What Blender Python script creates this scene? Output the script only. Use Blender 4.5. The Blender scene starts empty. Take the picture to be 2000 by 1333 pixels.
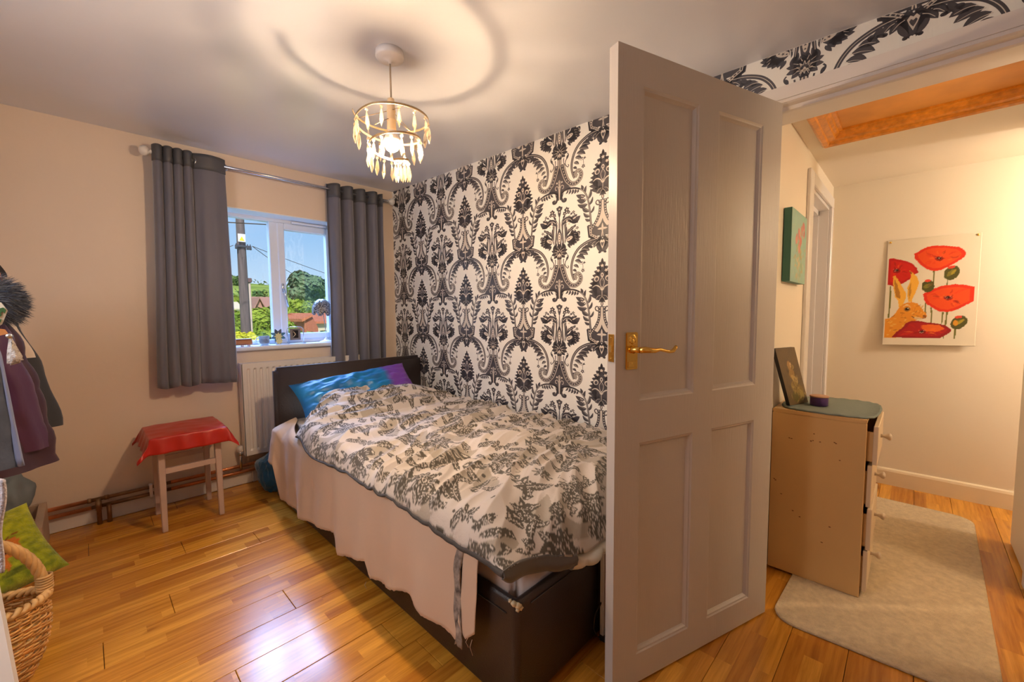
import bpy, bmesh, math, random
import numpy as np
from mathutils import Vector, Matrix, noise
R = math.radians
PI = math.pi
rnd = random.Random(7)
scn = bpy.context.scene
COL = scn.collection

# ------------------------------------------------------------------ camera
F_PX, PITCH, ROLL, YAW, CAM_H = 811.117, 0.0675028, -0.00746785, 0.768879, 1.211
_fw = Vector((math.cos(YAW)*math.cos(PITCH), math.sin(YAW)*math.cos(PITCH), -math.sin(PITCH)))
_rt0 = Vector((math.sin(YAW), -math.cos(YAW), 0)); _up0 = _rt0.cross(_fw)
_rt = _rt0*math.cos(ROLL) + _up0*math.sin(ROLL); _up = _up0*math.cos(ROLL) - _rt0*math.sin(ROLL)
cam_d = bpy.data.cameras.new('camera'); cam = bpy.data.objects.new('camera', cam_d); COL.objects.link(cam)
cam_d.sensor_width = 36; cam_d.lens = F_PX/2000*36; cam_d.clip_start = 0.02; cam_d.clip_end = 2000
M3 = Matrix((_rt, _up, -_fw)).transposed()
cam.matrix_world = Matrix.Translation((0, 0, CAM_H)) @ M3.to_4x4()
scn.camera = cam

# ------------------------------------------------------------------ light
scn.view_settings.view_transform = 'Standard'; scn.view_settings.look = 'None'
scn.view_settings.gamma = 1; scn.view_settings.use_curve_mapping = False
scn.view_settings.exposure = 1.0
world = bpy.data.worlds.new('sky'); scn.world = world; world.use_nodes = True
wn = world.node_tree.nodes; wl = world.node_tree.links; wn.clear()
wo = wn.new('ShaderNodeOutputWorld'); wb = wn.new('ShaderNodeBackground')
wtc = wn.new('ShaderNodeTexCoord'); wsx = wn.new('ShaderNodeSeparateXYZ'); wr = wn.new('ShaderNodeValToRGB')
wr.color_ramp.elements[0].position = 0.0; wr.color_ramp.elements[0].color = (0.62, 0.80, 0.95, 1)
wr.color_ramp.elements[1].position = 0.45; wr.color_ramp.elements[1].color = (0.16, 0.36, 0.80, 1)
e = wr.color_ramp.elements.new(0.16); e.color = (0.34, 0.58, 0.90, 1)
# soft low clouds
wno = wn.new('ShaderNodeTexNoise'); wno.inputs['Scale'].default_value = 4.0; wno.inputs['Detail'].default_value = 5
wmap = wn.new('ShaderNodeMapping'); wmap.inputs['Scale'].default_value = (1, 1, 4.5)
wcr = wn.new('ShaderNodeValToRGB'); wcr.color_ramp.elements[0].position = .60; wcr.color_ramp.elements[1].position = .78
wcr.color_ramp.elements[0].color = (0, 0, 0, 1); wcr.color_ramp.elements[1].color = (.8, .8, .8, 1)
wmx = wn.new('ShaderNodeMixRGB'); wmx.inputs['Color2'].default_value = (.85, .86, .88, 1)
wl.new(wtc.outputs['Generated'], wsx.inputs[0]); wl.new(wsx.outputs['Z'], wr.inputs[0])
wl.new(wtc.outputs['Generated'], wmap.inputs[0]); wl.new(wmap.outputs[0], wno.inputs['Vector']); wl.new(wno.outputs['Fac'], wcr.inputs[0])
wl.new(wcr.outputs[0], wmx.inputs['Fac']); wl.new(wr.outputs[0], wmx.inputs['Color1'])
wl.new(wmx.outputs[0], wb.inputs[0]); wb.inputs[1].default_value = 0.56; wl.new(wb.outputs[0], wo.inputs[0])

def light(name, kind, loc, energy, color, **k):
    d = bpy.data.lights.new(name, kind); d.energy = energy; d.color = color
    o = bpy.data.objects.new(name, d); COL.objects.link(o); o.location = loc
    for a, v in k.items(): setattr(d, a, v)
    return o
def aim(o, tgt):
    o.rotation_euler = (Vector(tgt)-o.location).to_track_quat('-Z', 'Y').to_euler()
sun = light('sun', 'SUN', (0, 0, 20), 2.3, (1, .93, .80), angle=R(1)); sun.rotation_euler = (R(48), 0, R(-25))
fill = light('side_window_daylight', 'AREA', (-.90, 1.30, 1.55), 11, (.92, .95, 1.0), shape='RECTANGLE', size=.8, size_y=.8)
aim(fill, (1.4, 1.3, .9))
day = light('window_daylight', 'AREA', (1.10, 4.9, 3.1), 230, (.30, .52, 1.0), shape='RECTANGLE', size=1.8, size_y=1.3)
aim(day, (1.15, 2.2, 0.6))
BULB_E = 900
hall2 = light('side_room_light', 'POINT', (2.42, -1.10, 1.75), 15, (1.0, .80, .54), shadow_soft_size=0.10)
hall_l = light('hall_light', 'POINT', (3.40, -1.25, 1.70), 20, (1.0, .87, .70), shadow_soft_size=0.08)

# ------------------------------------------------------------------ helpers
def ray(px, py): return _fw*F_PX + _rt*(px-1000) - _up*(py-666.5)
CAMP = Vector((0, 0, CAM_H))
def at_y(px, py, y): d = ray(px, py); return CAMP + d*(y/d.y)
def at_x(px, py, x): d = ray(px, py); return CAMP + d*(x/d.x)
def at_z(px, py, z): d = ray(px, py); return CAMP + d*((z-CAM_H)/d.z)

def tag(o, label=None, cat=None, group=None, kind=None):
    if label: o['label'] = label
    if cat: o['category'] = cat
    if group: o['group'] = group
    if kind: o['kind'] = kind
    return o
def empty(name, loc=(0, 0, 0), rz=0, **k):
    o = bpy.data.objects.new(name, None); COL.objects.link(o); o.location = loc; o.rotation_euler = (0, 0, rz)
    o.empty_display_size = .05
    return tag(o, **k)
def link(name, me, mats, parent=None, smooth=False, **k):
    if mats is not None:
        for m in (mats if isinstance(mats, (list, tuple)) else [mats]): me.materials.append(m)
    o = bpy.data.objects.new(name, me); COL.objects.link(o)
    if parent: o.parent = parent
    if smooth:
        me.shade_smooth()
    return tag(o, **k)
def obj(name, bm, mats, parent=None, smooth=False, **k):
    me = bpy.data.meshes.new(name); bm.to_mesh(me); bm.free()
    return link(name, me, mats, parent, smooth, **k)
def pyobj(name, V, Fc, mats, parent=None, smooth=False, **k):
    me = bpy.data.meshes.new(name); me.from_pydata([tuple(v) for v in V], [], Fc); me.update()
    return link(name, me, mats, parent, smooth, **k)
def B(): return bmesh.new()
def box(bm, x0, x1, y0, y1, z0, z1, bev=0, mi=0, seg=1):
    r = bmesh.ops.create_cube(bm, size=1)
    vs = r['verts']
    for v in vs:
        v.co = Vector((x0+(v.co.x+.5)*(x1-x0), y0+(v.co.y+.5)*(y1-y0), z0+(v.co.z+.5)*(z1-z0)))
    fs = list({f for v in vs for f in v.link_faces})
    for f in fs: f.material_index = mi
    if bev:
        es = list({e for v in vs for e in v.link_edges})
        bmesh.ops.bevel(bm, geom=es, offset=bev, segments=seg, affect='EDGES', clamp_overlap=True)
    return vs
def tube(bm, pts, r, n=8, mi=0, cap=True, closed=False):
    pts = [Vector(p) for p in pts]; N = len(pts)
    rr = r if isinstance(r, (list, tuple)) else [r]*N
    rings = []; prev = None
    for i, p in enumerate(pts):
        if closed: t = (pts[(i+1) % N]-pts[i-1])
        else: t = (pts[min(i+1, N-1)]-pts[max(i-1, 0)])
        t.normalize()
        if prev is None: a = t.orthogonal().normalized()
        else:
            a = prev - t*prev.dot(t)
            a = a.normalized() if a.length > 1e-6 else t.orthogonal().normalized()
        prev = a; b = t.cross(a)
        rings.append([bm.verts.new(p+(a*math.cos(2*PI*k/n)+b*math.sin(2*PI*k/n))*rr[i]) for k in range(n)])
    for i in range(N if closed else N-1):
        A, C = rings[i], rings[(i+1) % N]
        for k in range(n):
            f = bm.faces.new((A[k], A[(k+1) % n], C[(k+1) % n], C[k])); f.material_index = mi; f.smooth = True
    if cap and not closed:
        for q, rev in ((rings[0], 1), (rings[-1], 0)):
            f = bm.faces.new(q[::-1] if rev else q); f.material_index = mi
    return rings
def lathe(bm, prof, c=(0, 0, 0), n=24, mi=0, axis='Z'):
    rings = []
    for r, z in prof:
        ring = []
        for k in range(n):
            a = 2*PI*k/n; p = (r*math.cos(a), r*math.sin(a), z)
            if axis == 'X': p = (z, p[0], p[1])
            if axis == 'Y': p = (p[0], z, p[1])
            ring.append(bm.verts.new(Vector(p)+Vector(c)))
        rings.append(ring)
    for A, C in zip(rings, rings[1:]):
        for k in range(n):
            f = bm.faces.new((A[k], A[(k+1) % n], C[(k+1) % n], C[k])); f.smooth = True; f.material_index = mi
    for q in (rings[0][::-1], rings[-1]):
        try: bm.faces.new(q).material_index = mi
        except ValueError: pass
def prism(bm, poly, z0, z1, axis='Z', mi=0):
    def p3(a, b, c): return {'Z': (a, b, c), 'Y': (a, c, b), 'X': (c, a, b)}[axis]
    A = [bm.verts.new(p3(a, b, z0)) for a, b in poly]; C = [bm.verts.new(p3(a, b, z1)) for a, b in poly]
    n = len(poly); fs = []
    for k in range(n): fs.append(bm.faces.new((A[k], A[(k+1) % n], C[(k+1) % n], C[k])))
    fs.append(bm.faces.new(A[::-1])); fs.append(bm.faces.new(C))
    for f in fs: f.material_index = mi
    bmesh.ops.recalc_face_normals(bm, faces=fs)
def gridmesh(name, P, mats, parent=None, smooth=True, thick=0, cols=None, uv=None, **k):
    """P: rows of points; cols: per vertex rgb -> attribute 'print'"""
    n, m = len(P), len(P[0])
    V = [tuple(p) for row in P for p in row]
    Fc = [(i*m+j, i*m+j+1, (i+1)*m+j+1, (i+1)*m+j) for i in range(n-1) for j in range(m-1)]
    o = pyobj(name, V, Fc, mats, parent, smooth, **k)
    if cols is not None:
        a = o.data.color_attributes.new('print', 'FLOAT_COLOR', 'POINT')
        c = np.ones((n*m, 4), np.float32); c[:, :3] = np.asarray(cols).reshape(-1, 3); a.data.foreach_set('color', c.ravel())
    if thick:
        md = o.modifiers.new('thickness', 'SOLIDIFY'); md.thickness = thick; md.offset = -1
    return o
def rrect(x0, x1, y0, y1, r_, n=6):
    o_ = []
    for cx, cy, a0 in ((x1-r_, y1-r_, 0), (x0+r_, y1-r_, 90), (x0+r_, y0+r_, 180), (x1-r_, y0+r_, 270)):
        for k in range(n+1): a = R(a0+90*k/n); o_.append((cx+r_*math.cos(a), cy+r_*math.sin(a)))
    return o_
def dup(root, loc=None, rotz=None):
    r = root.copy(); COL.objects.link(r)
    if loc is not None: r.location = loc
    if rotz is not None: r.rotation_euler = (0, 0, rotz)
    for ch in list(root.children):
        c = ch.copy(); COL.objects.link(c); c.parent = r
        for g in ch.children:
            d = g.copy(); COL.objects.link(d); d.parent = c
    return r

# ---- materials
def mat(name, col, rough=.6, metal=0, spec=.5, nscale=0, namt=0, bump=0, bscale=60, trans=0, emis=None, es=0, coat=0, stretch=None, col2=None, sheen=0, alpha=1, sss=0):
    m = bpy.data.materials.new(name); m.use_nodes = True
    nt = m.node_tree; b = nt.nodes['Principled BSDF']; L = nt.links
    b.inputs['Base Color'].default_value = (*col, 1); b.inputs['Roughness'].default_value = rough
    b.inputs['Metallic'].default_value = metal; b.inputs['Specular IOR Level'].default_value = spec
    b.inputs['Transmission Weight'].default_value = trans; b.inputs['Coat Weight'].default_value = coat
    b.inputs['Sheen Weight'].default_value = sheen; b.inputs['Alpha'].default_value = alpha
    if sss: b.inputs['Subsurface Weight'].default_value = sss
    if emis: b.inputs['Emission Color'].default_value = (*emis, 1); b.inputs['Emission Strength'].default_value = es
    if nscale or bump:
        tc = nt.nodes.new('ShaderNodeTexCoord'); mp = nt.nodes.new('ShaderNodeMapping'); L.new(tc.outputs['Object'], mp.inputs[0])
        if stretch: mp.inputs['Scale'].default_value = stretch
    if nscale:
        no = nt.nodes.new('ShaderNodeTexNoise'); no.inputs['Scale'].default_value = nscale; no.inputs['Detail'].default_value = 5
        L.new(mp.outputs[0], no.inputs['Vector'])
        r = nt.nodes.new('ShaderNodeValToRGB'); r.color_ramp.elements[0].position = .3; r.color_ramp.elements[1].position = .7
        c2 = col2 or tuple(min(1, c*(1-namt)) for c in col)
        r.color_ramp.elements[0].color = (*c2, 1); r.color_ramp.elements[1].color = (*col, 1)
        L.new(no.outputs['Fac'], r.inputs[0]); L.new(r.outputs[0], b.inputs['Base Color'])
    if bump:
        n2 = nt.nodes.new('ShaderNodeTexNoise'); n2.inputs['Scale'].default_value = bscale; n2.inputs['Detail'].default_value = 4
        L.new(mp.outputs[0], n2.inputs['Vector'])
        bp = nt.nodes.new('ShaderNodeBump'); bp.inputs['Strength'].default_value = bump; bp.inputs['Distance'].default_value = .01
        L.new(n2.outputs['Fac'], bp.inputs['Height']); L.new(bp.outputs[0], b.inputs['Normal'])
    return m
def attr_mat(name, rough=.7, bump=0, bscale=300, sheen=0, spec=.3):
    m = mat(name, (1, 1, 1), rough, bump=bump, bscale=bscale, sheen=sheen, spec=spec)
    a = m.node_tree.nodes.new('ShaderNodeAttribute'); a.attribute_name = 'print'
    m.node_tree.links.new(a.outputs['Color'], m.node_tree.nodes['Principled BSDF'].inputs['Base Color'])
    return m
def floor_mat():
    m = mat('oak_strip_boards', (.5, .25, .08), .24, coat=.12)
    nt = m.node_tree; L = nt.links; N = nt.nodes; b = N['Principled BSDF']; b.inputs['Coat Roughness'].default_value = .16
    g = N.new('ShaderNodeNewGeometry'); sx = N.new('ShaderNodeSeparateXYZ'); L.new(g.outputs['Position'], sx.inputs[0])
    def math_(op, a, c=None):
        n = N.new('ShaderNodeMath'); n.operation = op
        for i, v in enumerate((a, c)):
            if v is None: continue
            if isinstance(v, (int, float)): n.inputs[i].default_value = v
            else: L.new(v, n.inputs[i])
        return n.outputs[0]
    row = math_('FLOOR', math_('DIVIDE', math_('ADD', sx.outputs['Y'], .048), .0555))
    w1 = N.new('ShaderNodeTexWhiteNoise'); w1.noise_dimensions = '1D'; L.new(row, w1.inputs['W'])
    blk = math_('FLOOR', math_('DIVIDE', math_('ADD', sx.outputs['X'], math_('MULTIPLY', w1.outputs['Value'], 3.0)), .43))
    cv = N.new('ShaderNodeCombineXYZ'); L.new(row, cv.inputs[0]); L.new(blk, cv.inputs[1])
    w2 = N.new('ShaderNodeTexWhiteNoise'); w2.noise_dimensions = '2D'; L.new(cv.outputs[0], w2.inputs['Vector'])
    r = N.new('ShaderNodeValToRGB'); r.color_ramp.elements[0].color = (.50, .185, .018, 1); r.color_ramp.elements[1].color = (.80, .38, .045, 1)
    e = r.color_ramp.elements.new(.5); e.color = (.65, .275, .028, 1)
    L.new(w2.outputs['Value'], r.inputs[0])
    # grain
    cv2 = N.new('ShaderNodeCombineXYZ'); L.new(math_('MULTIPLY', sx.outputs['X'], 1.6), cv2.inputs[0]); L.new(math_('MULTIPLY', sx.outputs['Y'], 28.), cv2.inputs[1]); L.new(math_('MULTIPLY', w2.outputs['Value'], 9.), cv2.inputs[2])
    no = N.new('ShaderNodeTexNoise'); no.inputs['Scale'].default_value = 2.2; no.inputs['Detail'].default_value = 7; no.inputs['Roughness'].default_value = .62; L.new(cv2.outputs[0], no.inputs['Vector'])
    r2 = N.new('ShaderNodeValToRGB'); r2.color_ramp.elements[0].position = .30; r2.color_ramp.elements[0].color = (.50, .40, .30, 1)
    r2.color_ramp.elements[1].position = .62; r2.color_ramp.elements[1].color = (1, 1, 1, 1)
    L.new(no.outputs['Fac'], r2.inputs[0])
    mx = N.new('ShaderNodeMixRGB'); mx.blend_type = 'MULTIPLY'; mx.inputs['Fac'].default_value = .75; L.new(r.outputs[0], mx.inputs['Color1']); L.new(r2.outputs[0], mx.inputs['Color2'])
    # knots
    cv3 = N.new('ShaderNodeCombineXYZ'); L.new(math_('MULTIPLY', sx.outputs['X'], 1.6), cv3.inputs[0]); L.new(math_('MULTIPLY', sx.outputs['Y'], 5.), cv3.inputs[1])
    vo = N.new('ShaderNodeTexNoise'); vo.inputs['Scale'].default_value = 2.1; vo.inputs['Detail'].default_value = 2; L.new(cv3.outputs[0], vo.inputs['Vector'])
    r3 = N.new('ShaderNodeValToRGB'); r3.color_ramp.elements[0].position = .70; r3.color_ramp.elements[0].color = (1, 1, 1, 1); r3.color_ramp.elements[1].position = .78; r3.color_ramp.elements[1].color = (.30, .17, .09, 1)
    L.new(vo.outputs['Fac'], r3.inputs[0])
    m2 = N.new('ShaderNodeMixRGB'); m2.blend_type = 'MULTIPLY'; m2.inputs['Fac'].default_value = .8; L.new(mx.outputs[0], m2.inputs['Color1']); L.new(r3.outputs[0], m2.inputs['Color2'])
    L.new(m2.outputs[0], b.inputs['Base Color'])
    n5 = N.new('ShaderNodeTexNoise'); n5.inputs['Scale'].default_value = 5; L.new(g.outputs['Position'], n5.inputs['Vector'])
    bp = N.new('ShaderNodeBump'); bp.inputs['Strength'].default_value = .06; bp.inputs['Distance'].default_value = .02; L.new(n5.outputs['Fac'], bp.inputs['Height']); L.new(bp.outputs[0], b.inputs['Normal'])
    return m

WALL = mat('cream_wall_paint', (.78, .645, .525), .55, bump=.08, bscale=40, nscale=1.5, namt=.05)
HALLW = mat('hall_wall_paint', (.80, .71, .58), .5, bump=.06, bscale=40)
CEIL = mat('white_silk_ceiling_paint', (.75, .765, .83), .28, bump=.12, bscale=9, nscale=2, namt=.04)
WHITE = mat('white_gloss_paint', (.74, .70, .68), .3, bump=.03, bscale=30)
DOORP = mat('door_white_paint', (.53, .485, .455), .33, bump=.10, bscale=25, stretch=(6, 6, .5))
UPVC = mat('white_window_plastic', (.76, .82, .92), .25)
PAPER = mat('wallpaper_pearl', (.82, .80, .76), .38, spec=.6, bump=.12, bscale=160, stretch=(1, 1, .25))
INK = mat('wallpaper_ink', (.062, .058, .070), .34, spec=.7)
INK2 = mat('wallpaper_light_line', (.62, .56, .50), .4)
OAK = floor_mat()
GAP = mat('dark_joint', (.06, .035, .015), .8)
BRASS = mat('polished_brass', (.80, .52, .13), .22, 1)
CHROME = mat('brushed_steel', (.62, .62, .64), .25, 1)
COPPER = mat('copper_pipe', (.72, .27, .11), .30, .75, nscale=14, namt=.5)
DARKCOP = mat('tarnished_copper', (.34, .19, .09), .42, .6, nscale=20, namt=.5)
LEATHER = mat('dark_brown_leatherette', (.030, .020, .018), .36, spec=.5, bump=.15, bscale=240)
SHEET = mat('cream_cotton_sheet', (.70, .60, .50), .85, bump=.15, bscale=14, sheen=.1)
TRIMF = mat('dark_trim_fabric', (.055, .048, .045), .8, bump=.2, bscale=60)
GLASS = bpy.data.materials.new('window_glass'); GLASS.use_nodes = True
_n = GLASS.node_tree.nodes; _n.clear(); _o = _n.new('ShaderNodeOutputMaterial'); _t = _n.new('ShaderNodeBsdfTransparent'); _g = _n.new('ShaderNodeBsdfGlossy'); _g.inputs['Roughness'].default_value = .01
_m = _n.new('ShaderNodeMixShader'); _m.inputs[0].default_value = .05
GLASS.node_tree.links.new(_t.outputs[0], _m.inputs[1]); GLASS.node_tree.links.new(_g.outputs[0], _m.inputs[2]); GLASS.node_tree.links.new(_m.outputs[0], _o.inputs[0])

# ------------------------------------------------------------------ 2-D print helpers
def cr(pts, n=6):
    P = [pts[0]]+list(pts)+[pts[-1]]; out = []
    for i in range(1, len(P)-2):
        p0, p1, p2, p3 = P[i-1:i+3]
        for k in range(n):
            t = k/n
            out.append(tuple(.5*(2*p1[d]+(p2[d]-p0[d])*t+(2*p0[d]-5*p1[d]+4*p2[d]-p3[d])*t*t+(3*p1[d]-p0[d]-3*p2[d]+p3[d])*t**3) for d in (0, 1)))
    out.append(tuple(pts[-1])); return out
def stroke(pts, w0, w1=None, n=5, smooth=True):
    w1 = w0 if w1 is None else w1
    q = cr(pts, n) if smooth else list(pts); L, Rr = [], []
    N = len(q)
    for i, p in enumerate(q):
        a, b = q[max(i-1, 0)], q[min(i+1, N-1)]; dx, dy = b[0]-a[0], b[1]-a[1]; d = math.hypot(dx, dy) or 1
        w = (w0+(w1-w0)*i/(N-1))/2
        L.append((p[0]-dy/d*w, p[1]+dx/d*w)); Rr.append((p[0]+dy/d*w, p[1]-dx/d*w))
    return L+Rr[::-1]
def ell(cx, cy, rx, ry, rot=0, n=12):
    c, s = math.cos(rot), math.sin(rot)
    return [(cx+rx*math.cos(a)*c-ry*math.sin(a)*s, cy+rx*math.cos(a)*s+ry*math.sin(a)*c) for a in [2*PI*k/n for k in range(n)]]
def leaf(x0, y0, x1, y1, w, bend=0, n=7, tip=1.0):
    dx, dy = x1-x0, y1-y0; L = []; Rr = []
    for i in range(n+1):
        t = i/n; b = math.sin(PI*t)*bend; ww = w*math.sin(PI*t**.8)**.8*.5 if 0 < t < 1 else 0
        cx, cy = x0+dx*t-dy*b, y0+dy*t+dx*b; d = math.hypot(dx, dy)
        L.append((cx-dy/d*ww, cy+dx/d*ww)); Rr.append((cx+dy/d*ww, cy-dx/d*ww))
    return L+Rr[::-1][1:-1]
def serr(x0, y0, x1, y1, w, teeth=5, bend=0, jag=.28):
    """leaf with toothed outline"""
    dx, dy = x1-x0, y1-y0; d = math.hypot(dx, dy); L = []; Rr = []
    n = teeth*2
    for i in range(n+1):
        t = i/n; b = math.sin(PI*t)*bend
        ww = w*.5*(math.sin(PI*min(.98, t**.75+.02))**.7)*(1 if i % 2 else 1-jag)
        tt = min(1, t+(.06 if i % 2 else -.02))
        cx, cy = x0+dx*tt-dy*b, y0+dy*tt+dx*b
        if i == 0 or i == n: ww = 0
        L.append((cx-dy/d*ww, cy+dx/d*ww)); Rr.append((cx+dy/d*ww, cy-dx/d*ww))
    return L+Rr[::-1][1:-1]
def flower(cx, cy, r, petals=5, rot=0, inner=.45):
    return [(cx+math.cos(rot+PI*k/petals)*(r if k % 2 == 0 else r*inner), cy+math.sin(rot+PI*k/petals)*(r if k % 2 == 0 else r*inner)) for k in range(2*petals)]

def damask_half():
    """one half repeat: x 0 (bouquet axis) .. 435 (pineapple axis), y down, period 1030; (layer, poly)"""
    S = []
    D = lambda p: S.append((0, p)); Lt = lambda p: S.append((1, p)); D2 = lambda p: S.append((2, p))
    # --- bouquet buds
    D([(0, 155), (18, 168), (34, 172), (30, 198), (18, 208), (16, 240), (6, 272), (0, 272)]); Lt(ell(0, 190, 9, 8)); Lt(ell(0, 222, 6, 9))
    for (cx, cy, r) in ((80, 210, 30), (58, 246, 26), (98, 240, 22), (66, 214, 16)): D(flower(cx, cy, r, 5, cx, .62))
    D(leaf(60, 262, 38, 300, 22)); Lt(ell(80, 212, 8, 8)); Lt(ell(60, 248, 7, 6)); Lt(ell(98, 241, 5, 5))
    for (cx, cy, r) in ((150, 250, 20), (128, 262, 16), (160, 272, 12)): D(flower(cx, cy, r, 5, cy, .5))
    Lt(ell(150, 250, 5, 5))
    D(stroke([(0, 265), (2, 340), (0, 420)], 7)); D(stroke([(60, 270), (20, 330), (10, 400)], 5, 4)); D(stroke([(130, 270), (60, 300), (26, 350)], 4, 3))
    # --- big curling petal and leaf
    D([(25, 345), (35, 305), (70, 285), (110, 282), (140, 300), (150, 330), (125, 345), (95, 338), (70, 350), (45, 360)])
    D(leaf(118, 350, 222, 300, 62, .10)); D(leaf(100, 335, 200, 365, 40, -.1)); D(serr(110, 330, 190, 280, 46, 3))
    Lt(ell(160, 312, 20, 7, -.5)); Lt(stroke([(40, 335), (70, 310), (110, 312), (135, 335)], 5)); Lt(ell(105, 360, 12, 9)); Lt(ell(82, 330, 9, 14))
    D(serr(90, 440, 180, 380, 36, 3)); D(leaf(80, 470, 130, 410, 20)); Lt(stroke([(95, 435), (165, 392)], 4, 2, smooth=False))
    D(flower(190, 415, 19, 5, .3, .5)); D(flower(165, 400, 12, 4)); Lt(ell(190, 415, 5, 5)); D(stroke([(182, 420), (140, 440), (110, 480)], 4))
    # --- columns
    D([(22, 350), (45, 352), (42, 420), (50, 520), (58, 600), (40, 600), (28, 500)]); D([(52, 360), (76, 352), (74, 420), (70, 480), (66, 560), (58, 540), (56, 440)])
    D(leaf(80, 380, 66, 520, 16)); D(leaf(96, 400, 72, 540, 12)); Lt(stroke([(66, 362), (62, 430), (62, 520)], 3)); Lt(stroke([(36, 360), (38, 440), (46, 560)], 3))
    # --- centre oval
    D([(0, 385), (14, 410), (24, 450), (26, 500), (20, 560), (8, 610), (0, 610)]); Lt([(0, 430), (10, 445), (15, 475), (14, 515), (8, 545), (0, 556)])
    for k in range(4): D2(flower(0, 452+k*27, 9, 4, .4, .4))
    # --- feather fan at the side
    for a in range(9):
        t = R(-86+a*22); D(leaf(125+20*math.cos(t), 505+20*math.sin(t), 132+92*math.cos(t)*(1 if a < 6 else .85), 508+84*math.sin(t), 44, .12))
    D(ell(135, 508, 62, 52, -.5)); D(ell(200, 478, 18, 30, .3)); D(leaf(90, 560, 120, 610, 24)); D(leaf(65, 620, 30, 540, 40)); 
    Lt(ell(108, 512, 37, 19, -.45)); D2(flower(106, 512, 11, 5, 0, .4)); D2(ell(88, 522, 5, 4)); D2(ell(126, 501, 5, 4))
    for k in range(4): Lt(stroke([(155+k*6, 470+k*22), (190, 476+k*26)], 4, 1, smooth=False))
    Lt(stroke([(195, 462), (208, 478), (200, 496)], 4))
    # --- dahlia
    for a in range(6):
        t = R(-80+a*32); D(leaf(14*math.cos(t), 640+14*math.sin(t), 92*math.cos(t), 640+82*math.sin(t), 42))
    D(ell(0, 640, 56, 58)); 
    for a in range(5):
        t = R(-72+a*36); Lt(stroke([(36*math.cos(t), 640+36*math.sin(t)), (66*math.cos(t), 640+62*math.sin(t))], 4, 2, smooth=False))
    for a in range(6):
        t = R(-90+a*36); Lt(stroke([(20*math.cos(t-.25), 655+22*math.sin(t-.25)), (40*math.cos(t), 650+42*math.sin(t)), (20*math.cos(t+.25), 655+22*math.sin(t+.25))], 3))
    Lt(ell(0, 668, 8, 20)); Lt(ell(0, 668, 20, 8))
    # --- neck and thin scrolls
    D([(0, 700), (20, 705), (22, 780), (30, 830), (0, 860)]); Lt([(4, 712), (13, 716), (14, 780), (4, 805)])
    D(stroke([(85, 672), (96, 690), (90, 715), (66, 745), (64, 780), (88, 812), (100, 800), (92, 788)], 9, 8)); D(stroke([(46, 712), (44, 750), (58, 800)], 10, 5)); D(leaf(92, 690, 74, 730, 18))
    # --- bell (keystone)
    D([(0, 815), (16, 838), (34, 880), (48, 930), (70, 975), (104, 1010), (126, 1030), (126, 1052), (60, 1050), (30, 1070), (14, 1110), (0, 1120)])
    vol = [(26, 770), (40, 830), (58, 890), (84, 950), (126, 992), (176, 996), (216, 962), (226, 915), (204, 880), (176, 888), (170, 918), (190, 932)]
    D(stroke(vol, 60, 30)); Lt(stroke(vol, 48, 20)); D2(stroke(vol, 36, 12)); 
    q = cr(vol, 6)
    for i in range(2, len(q)-14, 3): S.append((3, ell(q[i][0], q[i][1], 6, 6, n=8)))
    S.append((3, stroke([q[i] for i in range(len(q)-16, len(q))], 4, smooth=False)))
    Lt(stroke([(34, 838), (50, 880), (66, 930), (92, 975), (130, 1016)], 4))
    # lyre on the bell
    Lt(stroke([(0, 925), (8, 938), (0, 950)], 5)); Lt(stroke([(3, 1120), (5, 1060), (8, 1010), (24, 980), (44, 990), (42, 1014), (28, 1016)], 6)); Lt(flower(28, 948, 13, 4, .3, .5)); Lt(stroke([(4, 1000), (10, 960), (24, 940)], 4)); Lt(stroke([(0, 940), (0, 1100)], 6, 4, smooth=False))
    Lt(flower(0, 1090, 10, 4, 0, .5))
    # hooks
    D(stroke([(16, 1128), (14, 1100), (30, 1060), (62, 1040), (110, 1036), (165, 1044), (215, 1066)], 22, 16)); D(stroke([(36, 1056), (24, 1110), (40, 1148), (66, 1150), (72, 1124)], 24, 18)); D(ell(58, 1132, 18, 16))
    Lt(stroke([(30, 1075), (60, 1050), (120, 1046), (190, 1062)], 3)); Lt(stroke([(32, 1100), (42, 1130), (56, 1134)], 3))
    # --- vine from the hooks down to the ogee
    vine = [(150, 1040), (215, 1066), (262, 1110), (292, 1180), (308, 1260), (318, 1340), (322, 1400), (330, 1450)]
    D(stroke(vine, 14, 20)); 
    for (a, b, c, d, w) in ((95, 1046, 80, 1082, 18), (120, 1046, 112, 1092, 22), (146, 1050, 142, 1100, 24), (172, 1056, 172, 1102, 24), (198, 1066, 200, 1100, 20)): D(leaf(a, b, c-14, d, w, -.12))
    for (a, b, c, d, w, bd) in ((270, 1150, 176, 1118, 46, -.1), (282, 1190, 184, 1168, 50, -.12), (292, 1236, 190, 1216, 46, -.16), (240, 1090, 228, 1030, 28, .1), (268, 1120, 280, 1048, 26, -.1), (296, 1190, 322, 1090, 30, .1), (305, 1250, 342, 1170, 24, .1), (312, 1310, 238, 1240, 40, -.14), (318, 1360, 250, 1310, 34, -.14), (320, 1330, 356, 1262, 22, .1), (322, 1400, 266, 1372, 28, -.1)): D(leaf(a, b, c, d, w, bd))
    for (x, y) in ((232, 1140), (246, 1146), (262, 1158), (252, 1172), (236, 1166), (268, 1186)): Lt(ell(x, y, 7, 6, n=8))
    Lt(stroke(vine[1:], 4, 3)); 
    for (a, b, c, d) in ((280, 1232, 205, 1216), (305, 1300, 252, 1258), (312, 1352, 266, 1322), (300, 1180, 318, 1112)): Lt(stroke([(a, b), ((a+c)/2, (b+d)/2+3), (c, d)], 3, 2))
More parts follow.
